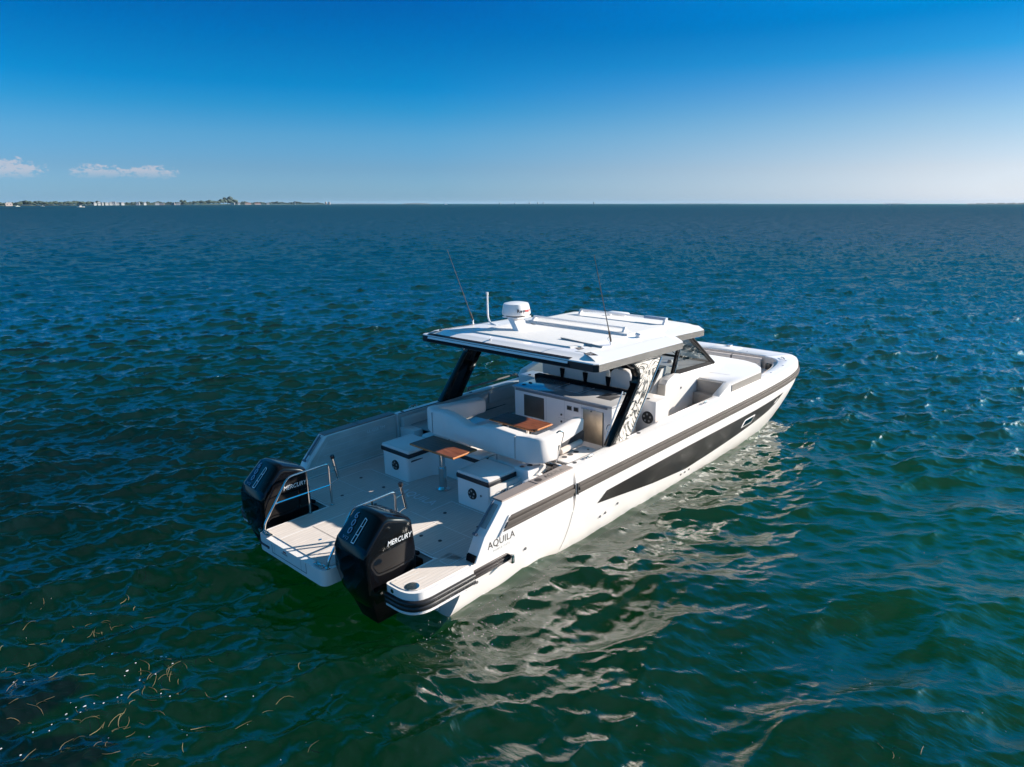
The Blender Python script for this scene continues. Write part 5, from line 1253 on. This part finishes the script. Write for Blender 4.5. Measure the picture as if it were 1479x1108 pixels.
# waterfront houses, each its own building
WALLH = mat('white_house_wall', (.46, .46, .46), .8); WALLP = mat('pink_house_wall', (.30, .25, .24), .8); ROOFG = mat('pale_house_roof', (.25, .26, .27), .8); ROOFR = mat('red_house_roof', (.30, .12, .09), .8)
WIN = mat('house_window', (.05, .06, .07), .2)
def house(px, wpx, hm, label, wall=None, rf=None, dd=22):
    d = shore_d(px) + dd; p = from_px(px, d); wd = wpx / 1047.6 * d
    root = bpy.data.objects.new('waterfront_house', None); col.objects.link(root)
    root.location = (p.x, p.y, .8); root.rotation_euler = (0, 0, math.atan2(p.y - CAMW.y, p.x - CAMW.x) + math.pi / 2 + rnd.uniform(-.25, .25))
    b = nb(); box(b, -wd / 2, wd / 2, -4, 4, -1, hm); obj('wall', b, wall or WALLH, root, smooth=False)
    b = nb(); prism(b, [(-wd / 2 - .5, hm), (wd / 2 + .5, hm), (wd / 2 - wd * .18, hm + 1.9), (-wd / 2 + wd * .18, hm + 1.9)], XZ, -4.4, 4.4); obj('roof', b, rf or ROOFG, root, smooth=False)
    k = max(2, int(wd / 4))
    for i in range(k):
        for sd in (-1, 1):
            b = nb(); x = -wd / 2 + wd * (i + .5) / k; box(b, x - .8, x + .8, sd * 4.0 - .06, sd * 4.0 + .06, hm * .35, hm * .72); obj('window', b, WIN, root, smooth=False)
    tag(root, label, 'house', 'houses on the far waterfront')
L1 = [(12, 7, 4.5, 'pinkish low house standing alone at the far left end of the shore', WALLP), (137, 3, 5, 'first small pale house left of the white waterfront cluster', None), (143, 3, 7, 'narrow tall white house left in the waterfront cluster', None), (148, 2.2, 5, 'tiny white house just right of the narrow tall one', None),
      (154, 3.6, 5.5, 'squat white house near the left of the bright cluster', None), (160, 3.4, 6.5, 'white house in the middle of the bright cluster', None), (164.5, 4.6, 7.5, 'broadest bright white house of the cluster', None), (170, 3.2, 6, 'white house touching the right side of the broadest one', None),
      (177, 3.5, 5.5, 'white house apart at the right end of the bright cluster', None), (199, 4.2, 6.5, 'bright white house with pale roof between trees', None), (209, 3, 5.5, 'small white house right of the bright pale roofed one', None), (227, 5, 5.5, 'long white house fronting the trees', None), (234, 5, 4.5, 'pinkish long house beside the long white one', WALLP),
      (250, 4.4, 4.5, 'cream house before the tall clump of trees', WALLP), (257, 5, 6, 'white house nearest to the tall clump of trees', None), (336, 5, 5.5, 'pale house just right of the tallest tree clump', None), (345, 3, 7, 'bright narrow white house right of the tall clump', None), (358, 8, 5, 'long low cream house on the right part of the shore', WALLP),
      (372, 8, 4.5, 'long pinkish low building along the right part of shore', WALLP), (387, 3.5, 6.5, 'white house with darker trees on both sides', None), (426, 1.8, 9, 'small white tower like house on the thin end of shore', None)]
for (px, wpx, hm, lb, wl) in L1: house(px, wpx, hm, lb, wl, ROOFR if wl and px > 300 else None)
# pair of white towers standing in the water beyond the island tip
for px, lb in ((471, 'left one of the twin white towers past the tip of the island'), (475.5, 'right one of the twin white towers past the tip of the island')):
    d = 3500; p = from_px(px, d); root = bpy.data.objects.new('apartment_tower', None); col.objects.link(root); root.location = (p.x, p.y, 0); root.rotation_euler = (0, 0, rnd.uniform(0, 1))
    b = nb(); box(b, -3.6, 3.6, -4, 4, -.5, 11); obj('wall', b, WALLP, root, smooth=False); b = nb(); box(b, -2.4, 2.4, -2.4, 2.4, 11, 12.6); obj('roof', b, ROOFG, root, smooth=False)
    tag(root, lb, 'building')
# distant coast: strips beyond, far haze mixed into their blue-grey colour
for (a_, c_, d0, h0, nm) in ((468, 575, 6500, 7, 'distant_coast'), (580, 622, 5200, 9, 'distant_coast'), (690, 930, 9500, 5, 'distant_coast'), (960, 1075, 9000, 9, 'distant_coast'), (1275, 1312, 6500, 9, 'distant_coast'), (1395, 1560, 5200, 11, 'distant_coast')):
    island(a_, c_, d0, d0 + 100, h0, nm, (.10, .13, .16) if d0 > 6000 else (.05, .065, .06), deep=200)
for k, px in enumerate((722, 744, 765, 777, 785, 858)):
    d = 9400; p = from_px(px, d); root = bpy.data.objects.new('skyline_tower', None); col.objects.link(root); root.location = (p.x, p.y, 0)
    h = (12, 10, 15, 18, 16, 20)[k]
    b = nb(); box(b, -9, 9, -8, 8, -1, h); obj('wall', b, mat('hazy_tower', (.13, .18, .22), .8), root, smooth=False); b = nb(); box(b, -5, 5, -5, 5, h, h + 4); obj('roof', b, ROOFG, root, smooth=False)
    tag(root, 'hazy tower on the horizon, ' + ('leftmost of the distant towers', 'second from left and lowest of them', 'third from left, tall and slim', 'tallest in the group of three', 'right end of the group of three', 'alone at the far right')[k], 'tower', 'towers on the hazy skyline')
# small boats near the shore
def small_boat(px, d, L, label, ang):
    p = from_px(px, d); root = bpy.data.objects.new('motorboat', None); col.objects.link(root); root.location = (p.x, p.y, 0); root.rotation_euler = (0, 0, math.atan2(p.y - CAMW.y, p.x - CAMW.x) + math.pi / 2 + ang)
    b = nb(); st = [(-.5, .15, .16), (-.2, .17, .17), (.2, .15, .19), (.42, .07, .22), (.5, .0, .24)]; V = []
    for (x, y, z) in st: V.append([b.verts.new((x * L, -y * L, z * L * .6)), b.verts.new((x * L, -y * L * .6, -.2)), b.verts.new((x * L, y * L * .6, -.2)), b.verts.new((x * L, y * L, z * L * .6))])
    for A, B in zip(V, V[1:]):
        for k in range(4): 
            try: b.faces.new((A[k], A[(k + 1) % 4], B[(k + 1) % 4], B[k]))
            except ValueError: pass
    b.faces.new(V[0]); obj('hull', b, WHITE, root, smooth=False)
    b = nb(); box(b, -.1 * L, .18 * L, -.1 * L, .1 * L, .08 * L, .24 * L, r=.02 * L); obj('cabin', b, WHITE, root); b = nb(); box(b, .0, .181 * L, -.101 * L, .101 * L, .16 * L, .21 * L); obj('window', b, WIN, root, smooth=False)
    tag(root, label, 'boat')
small_boat(116, 1150, 9.5, 'small white motorboat leaving a pale wake before the far left shore', .1)
small_boat(25, 1500, 7, 'tiny white boat lying near the left edge of the shore', .6)
small_boat(61, 1500, 6, 'tiny pale boat between the moored white one and the motorboat', -.4)
small_boat(644, 3300, 16, 'small white boat on the open horizon left of centre', .2)
small_boat(1283, 2800, 14, 'small white boat on the horizon at the right', .1)

# thin sea haze over the whole bay
b = nb(); box(b, -14300, 14300, -14300, 14300, -7.2, 42.0)
hz = obj('haze', b, [], smooth=False); tag(hz, kind='stuff')
HM = bpy.data.materials.new('sea_haze'); HM.use_nodes = True; HM.node_tree.nodes.clear()
_o = HM.node_tree.nodes.new('ShaderNodeOutputMaterial'); _v = HM.node_tree.nodes.new('ShaderNodeVolumePrincipled')
_v.inputs['Density'].default_value = 3.0e-5; _v.inputs['Color'].default_value = (.45, .70, .95, 1); _v.inputs['Anisotropy'].default_value = .2
HM.node_tree.links.new(_v.outputs[0], _o.inputs['Volume']); hz.data.materials.append(HM)
